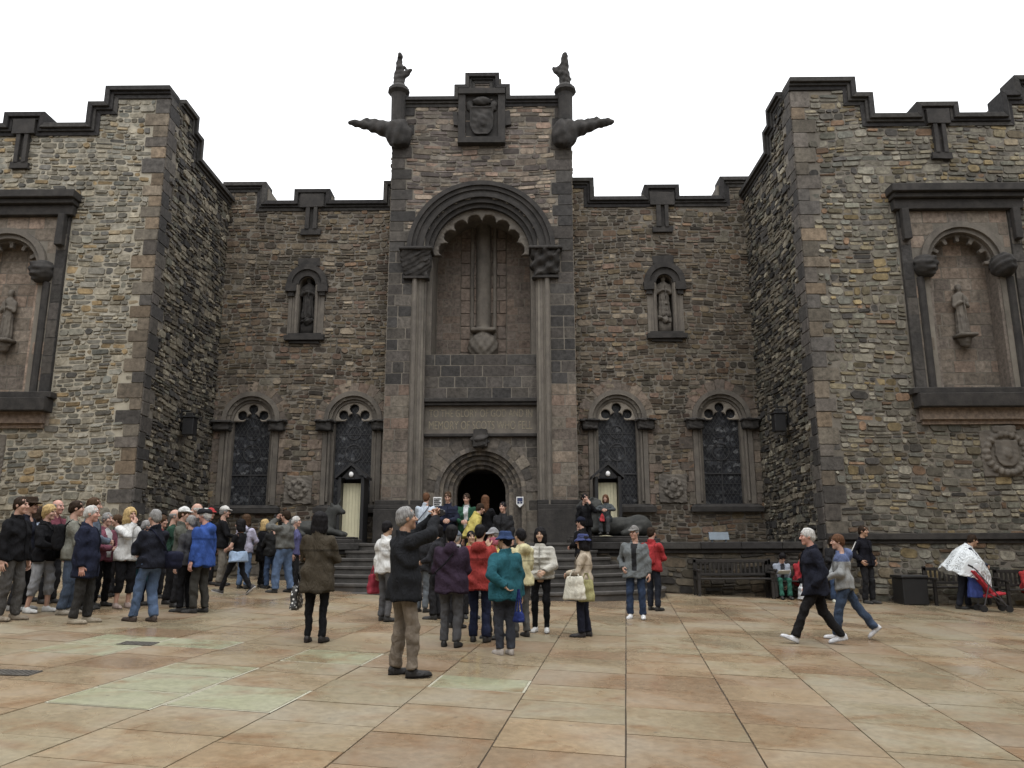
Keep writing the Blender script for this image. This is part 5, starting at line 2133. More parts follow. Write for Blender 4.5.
    info = dict(root=root, s=s, J=J, tp=tp, hc=hc, Rh=Rh, Rt=Rt, pel=pel, puff=puff, sw=sw, face=face, loc=np.array([gx, gy, zg]))
    PEOPLE[key] = info
    return info


def hash_(t):
    h = 7
    for ch in t: h = (h * 31 + ord(ch)) % 1000003
    return h


def to_world(info, v):
    v = np.atleast_2d(np.asarray(v, float)) * info['s']
    a = -math.radians(info['face'])
    return v @ rotz(a).T + info['loc']


def held(info, name, fn, lo, hi, cell, mat, label, cat, group=None, smooth=True):
    V, Q = sculpt(fn, np.asarray(lo, float), np.asarray(hi, float), cell)
    Vw = to_world(info, V)
    o0 = Vw.mean(0)
    o0[2] = Vw[:, 2].min()
    o = mesh_obj(name, Vw - o0, Q, mat, None, None, None, smooth)
    o.location = o0
    tag(o, label, cat, group)
    return o


def strap_part(info, o, pts, r, mat, name='strap'):
    P = to_world(info, pts)
    mb = MB()
    for a, b in zip(P[:-1], P[1:]): mb.tube(a, b, r, r, 6)
    return mb.build(name, mat, o)


def backpack(info, mat, label, w=.15, h=.2, dep=.08, z0=.25):
    tp, pf = info['tp'], info['puff']
    c = tp((0, -.15 * pf - dep * .5, z0))
    Rt, pel = info['Rt'], info['pel']
    def fn(P):
        T = (P - pel) @ Rt
        d = bx(T, (0, -.13 * pf - dep * .6, z0), (w, dep, h), .06)
        d = smin(d, bx(T, (0, -.13 * pf - dep * 1.6, z0 - .05), (w * .75, dep * .35, h * .45), .03), .02)
        return d + waves(P, .005, 20, 3)
    o = held(info, 'backpack', fn, c - .32, c + .32, .022, mat, label, 'backpack')
    for sg in (-1, 1):
        strap_part(info, o, [tp((sg * .1, -.14 * pf, z0 + .15)), tp((sg * .11, -.05, .50)), tp((sg * .12, .09 * pf, .44)), tp((sg * .14, .135 * pf, .28)), tp((sg * .18 * pf, .06, .10))], .016, mat)
    return o


def shoulder_bag(info, side, pos, size, mat, label, cat='bag', across=True, seed=1):
    tp, pf = info['tp'], info['puff']
    c = tp(pos)
    def fn(P):
        d = bx(P, c, size, min(size) * .7)
        d = np.minimum(d, bx(P, c + np.array([0, 0, size[2] * .35]), (size[0] * 1.04, size[1] * 1.08, size[2] * .6), min(size) * .6))
        return d + waves(P, .006, 18, seed)
    e = max(size) + .06
    o = held(info, 'shoulder_bag', fn, c - e, c + e, .018, mat, label, cat)
    sx = -side if across else side
    pts = [c + np.array([0, 0.02, size[2]]), tp((side * .225 * pf, .06, .12)), tp((side * .16 * pf, .150 * pf, .20)), tp((side * .03, .168 * pf, .32)), tp((sx * .07, .145 * pf, .42)), tp((sx * .10, .06, .515)), tp((sx * .10, -.07, .515)),
           tp((sx * .05, -.150 * pf, .40)), tp((side * .05, -.165 * pf, .28)), tp((side * .17 * pf, -.14 * pf, .14)), c + np.array([0, -.02, size[2]])]
    strap_part(info, o, pts, .010, mat)
    return o


def tote(info, c, w, dep, h, mat, label, name='tote_bag', cat='bag', hand=None, handle=.16, mats=None, seed=0):
    """a soft carrier hanging from the hand; c = middle of the top edge in the person's frame"""
    c = np.array(c, float)
    cc = c - np.array([0, 0, h])
    def fn(P):
        q = P - cc
        k = 1 - .18 * np.clip(q[..., 2] / h, -1, 1)
        qq = np.stack([q[..., 0] / k, q[..., 1] / k, q[..., 2]], -1)
        return bx(qq, (0, 0, 0), (dep, w, h), .03) + waves(P, .008, 16, seed)
    e = np.array([dep * 1.3 + .04, w * 1.3 + .04, h + .04])
    o = held(info, name, fn, cc - e, cc + e, .017, mat, label, cat)
    for dx in (-.6, .6):
        strap_part(info, o, [c + np.array([dx * dep, -w * .5, -.02]), c + np.array([0, -w * .2, handle]), c + np.array([0, w * .2, handle]), c + np.array([dx * dep, w * .5, -.02])], .009, mats or mat, 'handle')
    return o


def camera_at(info, label, hand=(0, 1), scale=1.0):
    c = (info['J']['wr', 0] + info['J']['wr', 1]) / 2 + np.array([0, .07, .05])
    def fn(P):
        d = bx(P, c, (.06 * scale, .02, .036 * scale), .008)
        return np.minimum(d, np.maximum(np.hypot(P[..., 0] - c[0], P[..., 2] - c[2]) - .026 * scale, np.abs(P[..., 1] - c[1] - .03) - .03))
    return held(info, 'camera', fn, c - .12, c + .12, .008, CAMM, label, 'camera')


CAMM = simple('black_camera_body', (.02, .02, .022), .4)
# ---------------------------------------------------------------- benches, bins, drains, statues, sentry boxes
def bench(x, y, z, L, label, rz=0.0):
    e = empty('bench', (x, y, z), rz)
    tag(e, label, 'bench', 'dark wooden benches against the walls')
    def bo(mb, x0, x1, y0, y1, z0, z1): mb.box(x0 + x, x1 + x, y0 + y, y1 + y, z0 + z, z1 + z)
    h = L / 2
    mb = MB()
    for k in range(5): bo(mb, -h, h, -.48 + k * .088, -.41 + k * .088, .42, .45)
    s = mb.build('seat', M['wood'], e, bevel=.006)
    mb = MB()
    bo(mb, -h, h, -.03, .02, .82, .90)
    bo(mb, -h, h, -.03, .02, .50, .56)
    n = int(L / .11)
    for k in range(n):
        q = -h + .08 + (L - .16) * k / (n - 1)
        bo(mb, q - .025, q + .025, -.02, .01, .561, .819)
    mb.build('backrest', M['wood'], e, bevel=.006)
    for sx in (-h, h - .07):
        for (a, b, c, d) in ((-.48, -.41, 0, .62), (-.03, .04, 0, .93)):
            mb = MB()
            bo(mb, sx, sx + .07, a, b, c, d)
            mb.build('leg', M['wood'], e, bevel=.006)
        mb = MB()
        bo(mb, sx - .01, sx + .08, -.52, .03, .621, .67)
        mb.build('armrest', M['wood'], e, bevel=.006)
    return e


def on_front(px, Y):
    x = W(px, 590, Y)[0]
    return x, Y


for (px, Y, L, lb) in ((733, 20.33, 1.95, 'dark wooden bench against the terrace wall, empty, left of the seated readers'),
                       (800, 20.33, 1.7, 'dark wooden bench under the two seated people at the end of the terrace wall'),
                       (957, 19.98, 1.6, 'dark wooden bench behind the man in the white rain poncho'),
                       (1030, 19.98, 1.7, 'dark wooden bench cut by the right edge of the picture')):
    x, y = on_front(px, Y)
    bench(x, y, gz(x, y) + .0, L, lb)

x, y = on_front(910, 19.7)
e = empty('litter_bin', (x, y, gz(x, y)))
tag(e, 'square black litter bin beside the wing wall', 'bin')
mb = MB()
mb.box(x - .30, x + .30, y - .28, y + .28, gz(x, y), gz(x, y) + .62)
mb.build('bin_body', M['iron'], e, bevel=.02)
mb = MB()
mb.box(x - .33, x + .33, y - .31, y + .31, gz(x, y) + .622, gz(x, y) + .69)
mb.build('lid', M['iron'], e, bevel=.02)

M['grate'] = simple('worn_iron_grating', (.075, .068, .058), .6)
for (px, py, wx, wy, lb) in ((14, 672, .42, .2, 'dark slotted drain grating in the paving at the left edge'), (138, 643, .42, .2, 'small dark drain grating beside the pale green flags')):
    x, y = G(px, py)
    mb = MB()
    o = mb
    def qz(a, b, h): return (a, b, gz(a, b) + h)
    def flat(x0, x1, y0, y1, h0, h1): mb.hexa([qz(x0, y0, h0), qz(x1, y0, h0), qz(x1, y1, h0), qz(x0, y1, h0), qz(x0, y0, h1), qz(x1, y0, h1), qz(x1, y1, h1), qz(x0, y1, h1)])
    flat(x - wx / 2, x + wx / 2, y - wy / 2, y + wy / 2, .002, .006)
    for k in range(9):
        q = x - wx / 2 + wx * (k + .2) / 9
        flat(q, q + wx / 9 * .5, y - wy / 2, y + wy / 2, .0062, .013)
    flat(x - wx / 2, x + wx / 2, y - wy / 2 - .02, y - wy / 2 - .001, .002, .0135)
    flat(x - wx / 2, x + wx / 2, y + wy / 2 + .001, y + wy / 2 + .02, .002, .0135)
    d_ = mb.build('drain_grating', M['grate'])
    tag(d_, lb, 'drain')

# sentry boxes on the terrace
for (px, lb) in ((350, 'dark gabled sentry box with cream interior left of the entrance tower'), (609, 'dark gabled sentry box with cream interior right of the entrance tower')):
    Y = 23.6
    x = W(px, 510, Y)[0]
    e = empty('sentry_box', (x, Y, TZ))
    tag(e, lb, 'sentry box', 'sentry boxes beside the entrance')
    h, r = W(px, 476, Y)[1] - .02, W(px, 462, Y)[1]
    hw = .40
    mb = MB()
    for s in (-1, 1):
        a, b = sorted((x + s * hw, x + s * (hw - .10)))
        mb.box(a, b, Y, Y + .75, TZ, h)
    mb.box(x - hw + .101, x + hw - .101, Y + .70, Y + .75, TZ, h)
    mb.build('box_frame', M['iron'], e, bevel=.01)
    mb = MB()
    for s in (-1, 1):
        mb.hexa([(x, Y - .08, r - .09), (x + s * (hw + .08), Y - .08, h - .06), (x + s * (hw + .08), Y + .8, h - .06), (x, Y + .8, r - .09),
                 (x, Y - .08, r), (x + s * (hw + .08), Y - .08, h + .03), (x + s * (hw + .08), Y + .8, h + .03), (x, Y + .8, r)])
    mb.build('roof', M['iron'], e)
    mb = MB()
    n = 6
    for k in range(n):
        a = x - hw + .11 + (2 * hw - .22) * k / n
        mb.box(a, a + (2 * hw - .22) / n - .006, Y + .30, Y + .34, TZ + .02, h - .16)
    mb.build('back_panel', M['cream'], e)
    mb = MB()
    mb.add([(x - hw + .1, Y + .02, h - .02), (x + hw - .1, Y + .02, h - .02), (x, Y + .02, r - .13), (x - hw + .1, Y + .08, h - .02), (x + hw - .1, Y + .08, h - .02), (x, Y + .08, r - .13)],
           [(0, 1, 2), (5, 4, 3), (0, 3, 4, 1), (1, 4, 5, 2), (2, 5, 3, 0)])
    mb.build('gable', M['iron'], e)
    mb = MB()
    V, Q = sculpt(lambda P: ell(P, (0, 0, 0), (.075, .05, .085)), (-.1, -.1, -.1), (.1, .1, .1), .025)
    mb.raw(V + np.array([x, Y - .02, h + .08]), Q)
    mb.build('lamp', M['white'], e, smooth=True)


# carved beasts on the terrace ends
def beast_sdf(P, hornd):
    d = ell(P, (0.25, 0, .34), (.85, .36, .34))
    d = smin(d, ell(P, (.82, 0, .36), (.42, .42, .40)), .1)               # haunch
    d = smin(d, ell(P, (-.45, 0, .48), (.36, .32, .46)), .1)             # chest
    d = smin(d, rcone(P, (-.5, 0, .7), (-.66, 0, 1.08), .28, .22), .1)
    d = smin(d, ell(P, (-.76, 0, 1.14), (.27, .19, .2)), .06)
    d = smin(d, rcone(P, (-.88, 0, 1.08), (-1.04, 0, 1.04), .13, .10), .05)
    for s in (-1, 1):
        d = smin(d, rcone(P, (-.45, s * .24, .3), (-1.1, s * .24, .1), .14, .11), .06)
        d = smin(d, rcone(P, (.75, s * .36, .2), (.3, s * .42, .1), .15, .10), .06)
        d = smin(d, rcone(P, (-.66, s * .14, 1.28), (-.62, s * .16, 1.40), .06, .03), .03)
    d = smin(d, rcone(P, (1.15, 0, .25), (1.1, .45, .1), .07, .06), .05)
    if hornd: d = smin(d, rcone(P, (-.85, 0, 1.3), (-1.0, 0, 1.75), .045, .012), .03)
    else: d = smin(d, ell(P, (-.55, 0, .98), (.30, .33, .40)) + .02 * np.sin(P[..., 2] * 26) * np.sin(P[..., 1] * 20), .06)
    return np.maximum(d + waves(P, .012, 11, 6), -P[..., 2])


for (px, sg, lb, nm) in ((612, 1, 'dark carved stone lion lying on a plinth right of the steps', 'lion_statue'), (313, -1, 'dark carved stone unicorn lying on a plinth left of the steps', 'unicorn_statue')):
    Y = 21.35
    x = W(px, 520, Y)[0] - (0 if sg > 0 else -.05)
    z = TZ
    e = empty(nm, (x, Y, z))
    tag(e, lb, 'statue')
    mb = MB()
    mb.box(x - 1.2, x + 1.2, Y - .5, Y + .5, z, z + .10)
    mb.box(x - 1.12, x + 1.12, Y - .44, Y + .44, z + .102, z + .16)
    mb.build('plinth', M['dark'], e, bevel=.02)
    V, Q = sculpt(lambda P: beast_sdf(P, sg < 0), (-1.3, -.6, 0), (1.4, .7, 1.9), .04)
    V = V * (np.array([.85, .85, .74]) if sg > 0 else np.array([.72, .72, .64]))
    V[:, 0] *= sg
    mb = MB()
    mb.raw(V + np.array([x, Y, z + .158]), Q if sg > 0 else Q[:, ::-1])
    mb.build('carved_beast', M['beast'], e, smooth=True)

# small notice on the terrace coping
x, z = W(719, 537, 21.2)
e = empty('notice_stand', (x, 21.2, TZ))
tag(e, 'low dark notice panel with pale lettering on the terrace coping at right', 'sign')
mb = MB()
mb.hexa([(x - .26, 21.15, TZ + .06), (x + .26, 21.15, TZ + .06), (x + .26, 21.19, TZ + .06), (x - .26, 21.19, TZ + .06),
         (x - .26, 21.24, TZ + .26), (x + .26, 21.24, TZ + .26), (x + .26, 21.28, TZ + .26), (x - .26, 21.28, TZ + .26)])
mb.box(x - .2, x - .16, 21.19, 21.25, TZ, TZ + .12)
mb.box(x + .16, x + .2, 21.19, 21.25, TZ, TZ + .12)
mb.build('panel', simple('slate_blue_panel', (.10, .13, .16), .5), e)

# ---------------------------------------------------------------- the visitors
DK, NAVY, BLACK = (.025, .025, .028), (.016, .02, .042), (.012, .012, .014)
CHAR, GREY, JEAN, JEAN2 = (.05, .05, .052), (.12, .12, .12), (.045, .08, .16), (.085, .14, .25)
TAN, WHITE, BEIGE = (.22, .185, .14), (.66, .66, .64), (.42, .36, .27)
GL = 'visitors crowding at the left of the courtyard'
GC = 'tour group in front of the steps'
GS = 'visitors standing on the entrance steps'
GR = 'visitors at the right of the courtyard'
st = ((-.10, .03, 0, 0), (.11, -.05, 0, 0))


def walkf(f, b, toe=24, heel=-28):
    return ((-.07, f, .03, toe), (.07, -b, .05, heel))


# left crowd
person('l1', 6, 619, 496, 95, 'man cut by the left edge in a black jacket and grey trousers', ('jacket', BLACK), ('trousers', (.09, .085, .08)), ('short', 'darkbrown'), shoes=(.25, .2, .14), feet=st, group=GL, arms=('down', 'down'))
i = person('l2', 17, 609, 497, 80, 'man in a dark brown brimmed hat and navy jacket', ('jacket', (.02, .022, .035)), ('trousers', DK), ('short', 'darkbrown'), ('brim', (.05, .033, .022)), shoes=(.3, .3, .29), feet=st, group=GL, arms=('pocket', 'pocket'))
i = person('l3', 37, 611, 504, 95, 'blonde woman in a black jacket and grey patterned cropped trousers with folded hands', ('jacket', BLACK), ('capri', (.30, .31, .33)), ('full', 'blonde'), None, shoes=(.6, .6, .58), fem=True, feet=((-.14, .05, 0, 0), (.15, -.08, 0, 0)), group=GL, arms=('front', 'front'))
shoulder_bag(i, -1, (-.23, .10, .02), (.06, .14, .09), cloth(BLACK, .5), 'small black shoulder bag on the blonde woman in black')
i = person('l4', 64, 613, 500, 62, 'man in a sage grey fleece and jeans wearing a dark rucksack', ('jacket', (.20, .20, .165)), ('trousers', (.06, .085, .13)), ('short', 'darkbrown'), shoes=(.3, .26, .2), feet=st, group=GL, arms=('front', 'front'))
backpack(i, cloth(BLACK), 'dark rucksack on the man in the sage fleece')
person('l5', 79, 622, 505, 78, 'white haired man in a navy anorak, charcoal trousers and beige shoes', ('long', NAVY), ('trousers', (.042, .04, .038)), ('short', 'white'), shoes=(.36, .30, .21), feet=((-.12, .06, 0, 0), (.10, -.07, 0, 0)), group=GL, arms=('down', 'down'), skin='pink', bulk=1.12)
person('l6', 82, 609, 497, 70, 'brown haired man in a blue grey shirt behind the white haired man', ('jacket', (.11, .14, .19)), ('trousers', DK), ('short', 'brown'), group=GL, arms=('front', 'front'))
person('l7', 46, 602, 499, 100, 'bald man in a maroon top behind the blonde woman in black', ('jacket', (.16, .04, .06)), ('trousers', DK), ('fringe', 'grey'), group=GL, skin='pink')
person('l8', 98, 605, 512, 110, 'woman in a maroon striped top and long black trousers', ('jacket', (.20, .06, .09)), ('trousers', BLACK), ('short', 'grey'), fem=True, group=GL, arms=('front', 'front'), inner=(.5, .5, .5))
person('l9', 121, 607, 507, 120, 'blonde woman in a white jacket and black cropped trousers with a hand at her chin', ('jacket', WHITE), ('capri', BLACK), ('bob', 'blonde'), shoes=(.4, .3, .26), fem=True, group=GL, arms=('belly', 'chin'))
person('l10', 139, 604, 520, 60, 'person in a long dark teal coat beside the woman in white', ('coat', (.012, .06, .075)), ('trousers', NAVY), ('short', 'grey'), fem=True, group=GL, arms=('front', 'front'))
i = person('l11', 146, 621, 508, -62, 'grey haired man in a navy jacket and blue jeans carrying a navy shoulder bag', ('jacket', (.016, .018, .028)), ('trousers', JEAN2), ('short', 'grey'), feet=((-.11, .17, 0, 4), (.10, -.04, 0, 0)), shoes=(.06, .04, .03), group=GL, arms=('front', 'front'), bulk=1.08)
shoulder_bag(i, 1, (.24, -.14, .03), (.10, .20, .14), cloth((.014, .016, .035)), 'navy shoulder bag at the back of the man in blue jeans')
person('l12', 167, 603, 509, 75, 'bald man in a dark green jacket', ('jacket', (.022, .06, .04)), ('trousers', DK), ('fringe', 'grey'), group=GL, arms=('front', 'front'))
person('l13', 176, 606, 507, 85, 'man in a white cap and grey green jacket', ('jacket', (.10, .105, .085)), ('trousers', DK), ('short', 'brown'), ('cap', WHITE), group=GL, arms=('down', 'front'))
person('l14', 190, 602, 503, 265, 'bald man with white shirt behind the man in bright blue', ('jacket', CHAR), ('trousers', DK), ('fringe', 'white'), group=GL, inner=WHITE)
person('l15', 198, 612, 508, -78, 'white haired man in a bright blue anorak and dark flat cap', ('parka', (.022, .08, .34), 'hood'), ('trousers', (.05, .048, .042)), ('short', 'white'), ('flat', (.022, .022, .026)), group=GL, arms=('down', 'down'), skin='pink', bulk=1.08, feet=st)
person('l16', 184, 611, 515, -70, 'person in black trousers standing close beside the bright blue anorak', ('jacket', (.06, .06, .065)), ('trousers', BLACK), ('short', 'grey'), group=GL, arms=('down', 'down'))
person('l17', 219, 585, 506, 70, 'man in a white cap, black jacket and beige trousers', ('jacket', BLACK), ('trousers', (.20, .18, .15)), ('short', 'grey'), ('cap', (.6, .58, .54)), group=GL, arms=('down', 'front'))
person('l18', 236, 594, 517, -80, 'dark haired woman walking in a black t-shirt and black leggings', ('tee', BLACK), ('slim', BLACK), ('bob', 'black'), shoes=(.05, .045, .045), sole=(.6, .6, .6), fem=True, feet=walkf(.34, .34, 14, -38), group=GL, arms=('front', 'front'))
iw = PEOPLE['l18']
V_ = None
def shirt_(P):
    T = (P - iw['pel']) @ iw['Rt']
    return np.maximum(loft(T, [(-.16, .25, .20), (0, .235, .185), (.10, .205, .16)], 2.3), np.abs(T[..., 2] + .03) - .12) + waves(P, .010, 18, 4)
V, Q = sculpt(shirt_, iw['pel'] - np.array([.3, .3, .22]), iw['pel'] + np.array([.3, .3, .15]), .022)
mesh_obj('shirt_tied_at_waist', V * iw['s'], Q, [cloth((.30, .42, .60))], iw['root'], None, None, True)
i = person('l19', 242, 588, 514, 10, 'person in a pale lavender hooded top and jeans with a small rucksack', ('jacket', (.42, .40, .52), 'hood'), ('trousers', JEAN2), ('bob', 'brown'), fem=True, group=GL, arms=('front', 'front'))
backpack(i, cloth((.10, .12, .13)), 'small grey rucksack on the lavender hooded top', .11, .16, .06)
person('l20', 261, 587, 519, 40, 'blonde woman in black beside the lavender hooded top', ('long', BLACK), ('trousers', BLACK), ('bob', 'blonde'), fem=True, group=GL, arms=('front', 'front'))
person('l21', 270, 588, 520, -40, 'blonde woman in a black jacket and jeans next to the man photographing', ('jacket', (.02, .02, .02)), ('trousers', JEAN), ('full', 'blonde'), fem=True, group=GL, arms=('front', 'front'))
i = person('l22', 282, 592, 510, -70, 'man in a grey sweatshirt and baggy blue jeans holding a camera to his face', ('short', (.115, .115, .105)), ('baggy', JEAN2), ('short', 'darkbrown'), group=GL, arms=('face', 'face'), bulk=1.2, grip=(True, True), feet=((-.16, .08, 0, 0), (.16, -.1, 0, 0)))
camera_at(i, 'small black camera held by the man in the grey sweatshirt')
person('l23', 292, 590, 516, 90, 'white haired person in a purple blue top behind the man in grey', ('jacket', (.10, .10, .24)), ('trousers', DK), ('short', 'white'), fem=True, group=GL)
person('l26', 205, 584, 508, 120, 'person with a red cap half hidden behind the white cap', ('jacket', DK), ('trousers', DK), ('short', 'brown'), ('cap', (.45, .03, .03)), group=GL)
person('l27', 178, 588, 512, 180, 'grey haired woman in a pale blue jacket at the back of the crowd', ('jacket', (.26, .32, .4)), ('trousers', DK), ('full', 'grey'), fem=True, group=GL)
person('l28', 28, 600, 506, 60, 'woman with dark hair in a pale blue scarf behind the brown hat', ('jacket', (.30, .36, .46)), ('trousers', (.10, .12, .15)), ('bob', 'darkbrown'), fem=True, group=GL)
person('l29', 110, 596, 514, 250, 'tall man in a dark green parka far back in the crowd', ('parka', (.03, .04, .03)), ('trousers', DK), ('short', 'brown'), group=GL)
person('l30', 155, 597, 515, 90, 'woman in a red cardigan far back in the crowd', ('jacket', (.22, .03, .03)), ('trousers', DK), ('full', 'brown'), fem=True, group=GL)
i = person('l24', 314, 642, 512, 3, 'woman seen from behind in a brown jacket with black bobbed hair', ('long', (.062, .05, .034)), ('slim', BLACK), ('bob', 'black'), shoes=(.02, .015, .014), fem=True, skin='olive', feet=((-.10, 0, 0, 0), (.10, 0, 0, 0)), arms=('front', 'front'), bulk=1.05)
dots, t_, b_ = new_mat('dotted_fabric')
vv_ = N(t_, 'ShaderNodeTexVoronoi', feature='F1')
vv_.inputs['Scale'].default_value = 24
tc_ = N(t_, 'ShaderNodeTexCoord')
t_.links.new(tc_.outputs['Object'], vv_.inputs['Vector'])
t_.links.new(mixc(t_, (.7, .7, .68), (.03, .03, .03), mrange(t_, vv_.outputs['Distance'], .30, .36, 0, 1)), b_.inputs['Base Color'])
tote(i, (-.31, .10, .74), .15, .05, .16, dots, 'black and white dotted carrier bag beside the brown jacket', mats=cloth(BLACK))

# centre group
i = person('c1', 401, 676, 507, 58, 'white haired man in a charcoal anorak and khaki trousers raising a camera with both hands', ('parka', (.017, .018, .021)), ('trousers', (.205, .165, .125)), ('short', 'grey'), shoes=(.02, .018, .018), feet=((-.12, -.03, 0, 0), (.13, .06, 0, 0)), arms=(((.10, .38, 1.66), (1, .1, -.8)), ((.0, .36, 1.64), (1, .1, -.8))), head=(10, 8), skin='tan', grip=(True, True))
camera_at(i, 'compact black camera raised by the white haired man')
i = person('c2', 384, 621, 521, 40, 'person in a white jacket and grey trousers half behind the man with the camera', ('jacket', WHITE), ('trousers', (.10, .10, .105)), ('short', 'black'), fem=True, skin='olive', group=GC)
tote(i, (-.34, .02, .80), .11, .07, .17, cloth((.34, .025, .05)), 'crimson carrier bag hanging beside the grey trousers')
person('c3', 436, 619, 525, -75, 'black haired woman with a white collar looking left behind the raised camera', ('jacket', (.03, .03, .035)), ('trousers', DK), ('full', 'black'), fem=True, skin='olive', group=GC, inner=WHITE, arms=('front', 'front'))
person('c11', 421, 612, 528, 20, 'person in a dark jacket and faded jeans behind the raised camera', ('jacket', DK), ('trousers', (.13, .15, .17)), ('short', 'black'), skin='olive', group=GC)
i = person('c4', 450, 647, 526, 6, 'person in a purple padded jacket and grey jeans seen from behind', ('parka', (.040, .024, .044), 'hood'), ('trousers', (.085, .085, .09)), ('full', 'black'), shoes=(.02, .02, .02), fem=True, skin='olive', group=GC, arms=('front', 'front'), bulk=1.12)
shoulder_bag(i, -1, (-.24, .08, .02), (.06, .10, .10), cloth(BLACK), 'black strap bag across the purple padded jacket')
person('c5', 479, 642, 525, 8, 'person in a bright red hooded jacket and navy jeans seen from behind', ('parka', (.33, .03, .024), 'hood'), ('trousers', (.018, .024, .055)), ('short', 'black'), skin='olive', group=GC, arms=('front', 'front'), bulk=1.03)
person('c6', 493, 638, 529, -150, 'person in a yellow vest with a pink scarf over the mouth and grey cap', ('jacket', (.52, .42, .09)), ('trousers', (.10, .10, .10)), ('short', 'grey'), ('cap', (.25, .25, .26)), group=GC, fem=True, arms=('chin', 'belly'), skin='olive')
iw = PEOPLE['c6']
def scarf_(P):
    q = (P - iw['hc']) @ iw['Rh']
    return np.maximum(np.abs(ell(q, (0, .01, -.075), (.085, .105, .10))) - .012, np.abs(q[..., 2] + .085) - .065) + waves(P, .004, 30, 5)
V, Q = sculpt(scarf_, iw['hc'] - .2, iw['hc'] + .2, .014)
mesh_obj('scarf', V * iw['s'], Q, [cloth((.48, .12, .18))], iw['root'], None, None, True)
i = person('c7', 505, 655, 532, -25, 'short person in a teal anorak, dark jeans and blue bucket hat', ('parka', (.014, .105, .135)), ('trousers', (.045, .05, .065)), ('short', 'black'), ('bucket', (.025, .05, .13)), shoes=(.45, .4, .36), fem=True, skin='olive', group=GC, arms=('behind', 'down'), head=(-30, 0), bulk=1.1, feet=((-.07, .02, 0, 0), (.08, -.02, 0, 0)))
tote(i, (.10, -.25, .62), .10, .05, .075, cloth((.015, .03, .16)), 'small blue pouch hanging behind the teal anorak', handle=.30)
person('c8', 521, 637, 529, -35, 'person in a pale yellow hooded jacket and grey trousers seen from behind', ('jacket', (.58, .53, .29), 'hood'), ('trousers', (.085, .083, .078)), ('short', 'black'), skin='olive', group=GC, arms=('front', 'front'), bulk=1.05)
i = person('c9', 541, 632, 528, 190, 'black haired woman in a cream padded jacket and black trousers facing the camera', ('vest', (.50, .48, .42)), ('slim', BLACK), ('bob', 'black'), shoes=(.62, .62, .6), fem=True, skin='olive', group=GC, arms=('belly', 'behind'))
strap = i
o_ = None
i = person('c10', 585, 637, 535, -80, 'woman in a beige jacket and blue bucket hat with a cream tote on her arm', ('jacket', (.46, .38, .28)), ('trousers', (.018, .02, .035)), ('bob', 'black'), ('bucket', (.045, .06, .17)), shoes=(.025, .02, .02), fem=True, skin='olive', arms=('front', 'front'), feet=((-.10, .05, 0, 0), (.10, -.05, 0, 0)), bulk=1.08)
tote(i, (-.27, .14, 1.04), .17, .06, .20, cloth((.66, .63, .52)), 'large cream tote bag on the arm of the woman in beige', handle=.10)
tote(i, (-.20, -.06, .98), .13, .07, .19, cloth((.34, .32, .13)), 'olive yellow carrier bag behind the cream tote', handle=.10)
person('c12', 637, 619, 527, 196, 'man in a grey anorak, jeans and white trainers turning his head', ('parka', (.15, .165, .17)), ('trousers', (.03, .05, .10)), ('short', 'grey'), ('cap', (.20, .19, .18)), shoes=(.68, .68, .68), arms=('down', 'pocket'), feet=((-.12, 0, 0, 0), (.12, .03, 0, 0)), head=(20, 0), bulk=1.1, inner=DK)
i = person('c13', 654, 611, 528, 40, 'man in a red jacket with a red rucksack behind the grey anorak', ('jacket', (.36, .02, .024)), ('trousers', (.02, .024, .035)), ('short', 'darkbrown'), arms=('front', 'front'))
backpack(i, cloth((.42, .022, .028)), 'bulging red rucksack on the man in red')
person('c14', 455, 628, 538, 20, 'grey capped person in white hidden between the purple and red jackets', ('jacket', (.5, .5, .5)), ('trousers', DK), ('short', 'grey'), ('cap', (.13, .15, .19)), group=GC, skin='olive')
person('c15', 470, 618, 533, 160, 'person in a yellow top glimpsed behind the red jacket', ('jacket', (.60, .46, .07)), ('trousers', DK), ('short', 'black'), group=GC, skin='olive')

# on the steps
STP = lambda k: dict(y=20.55 - (ST_D - .33 * k) + .17, z=g0 + (TZ - .02 - g0) * (k + 1) / ST_N)
i = person('s1', 425, 560, 497, 8, 'man in a pale blue shirt with a strap across his back', ('jacket', (.50, .58, .68)), ('trousers', DK), ('short', 'auburn'), group=GS, arms=('front', 'front'), H=1.68, **STP(3))
shoulder_bag(i, -1, (-.23, .06, .03), (.06, .1, .1), cloth(NAVY), 'navy bag strapped across the pale blue shirt')
person('s2', 447, 560, 497, 180, 'man in a navy sweater reading at the doorway', ('jacket', (.018, .022, .045)), ('trousers', DK), ('short', 'brown'), group=GS, arms=('front', 'front'), head=(0, -18), H=1.70, **STP(3))
person('s3', 466, 560, 494, 185, 'man in a green jacket over a pale shirt in front of the dark doorway', ('jacket', (.022, .085, .05)), ('trousers', DK), ('short', 'darkbrown'), group=GS, arms=('front', 'front'), inner=(.5, .52, .54), head=(0, -12), H=1.66, **STP(3))
person('s4', 469, 560, 506, 60, 'stooping person in a yellow jacket on the steps', ('jacket', (.50, .41, .08)), ('trousers', DK), ('short', 'darkbrown'), group=GS, lean=24, H=1.66, **STP(2))
person('s5', 485, 560, 502, 5, 'woman with long brown hair in a black jacket on the steps', ('jacket', BLACK), ('trousers', BLACK), ('long', 'auburn'), fem=True, group=GS, arms=('front', 'front'), H=1.62, **STP(3))
person('s6', 503, 560, 508, 200, 'dark clothed person at the right side of the doorway', ('jacket', DK), ('trousers', BLACK), ('short', 'black'), group=GS, H=1.62, **STP(2))
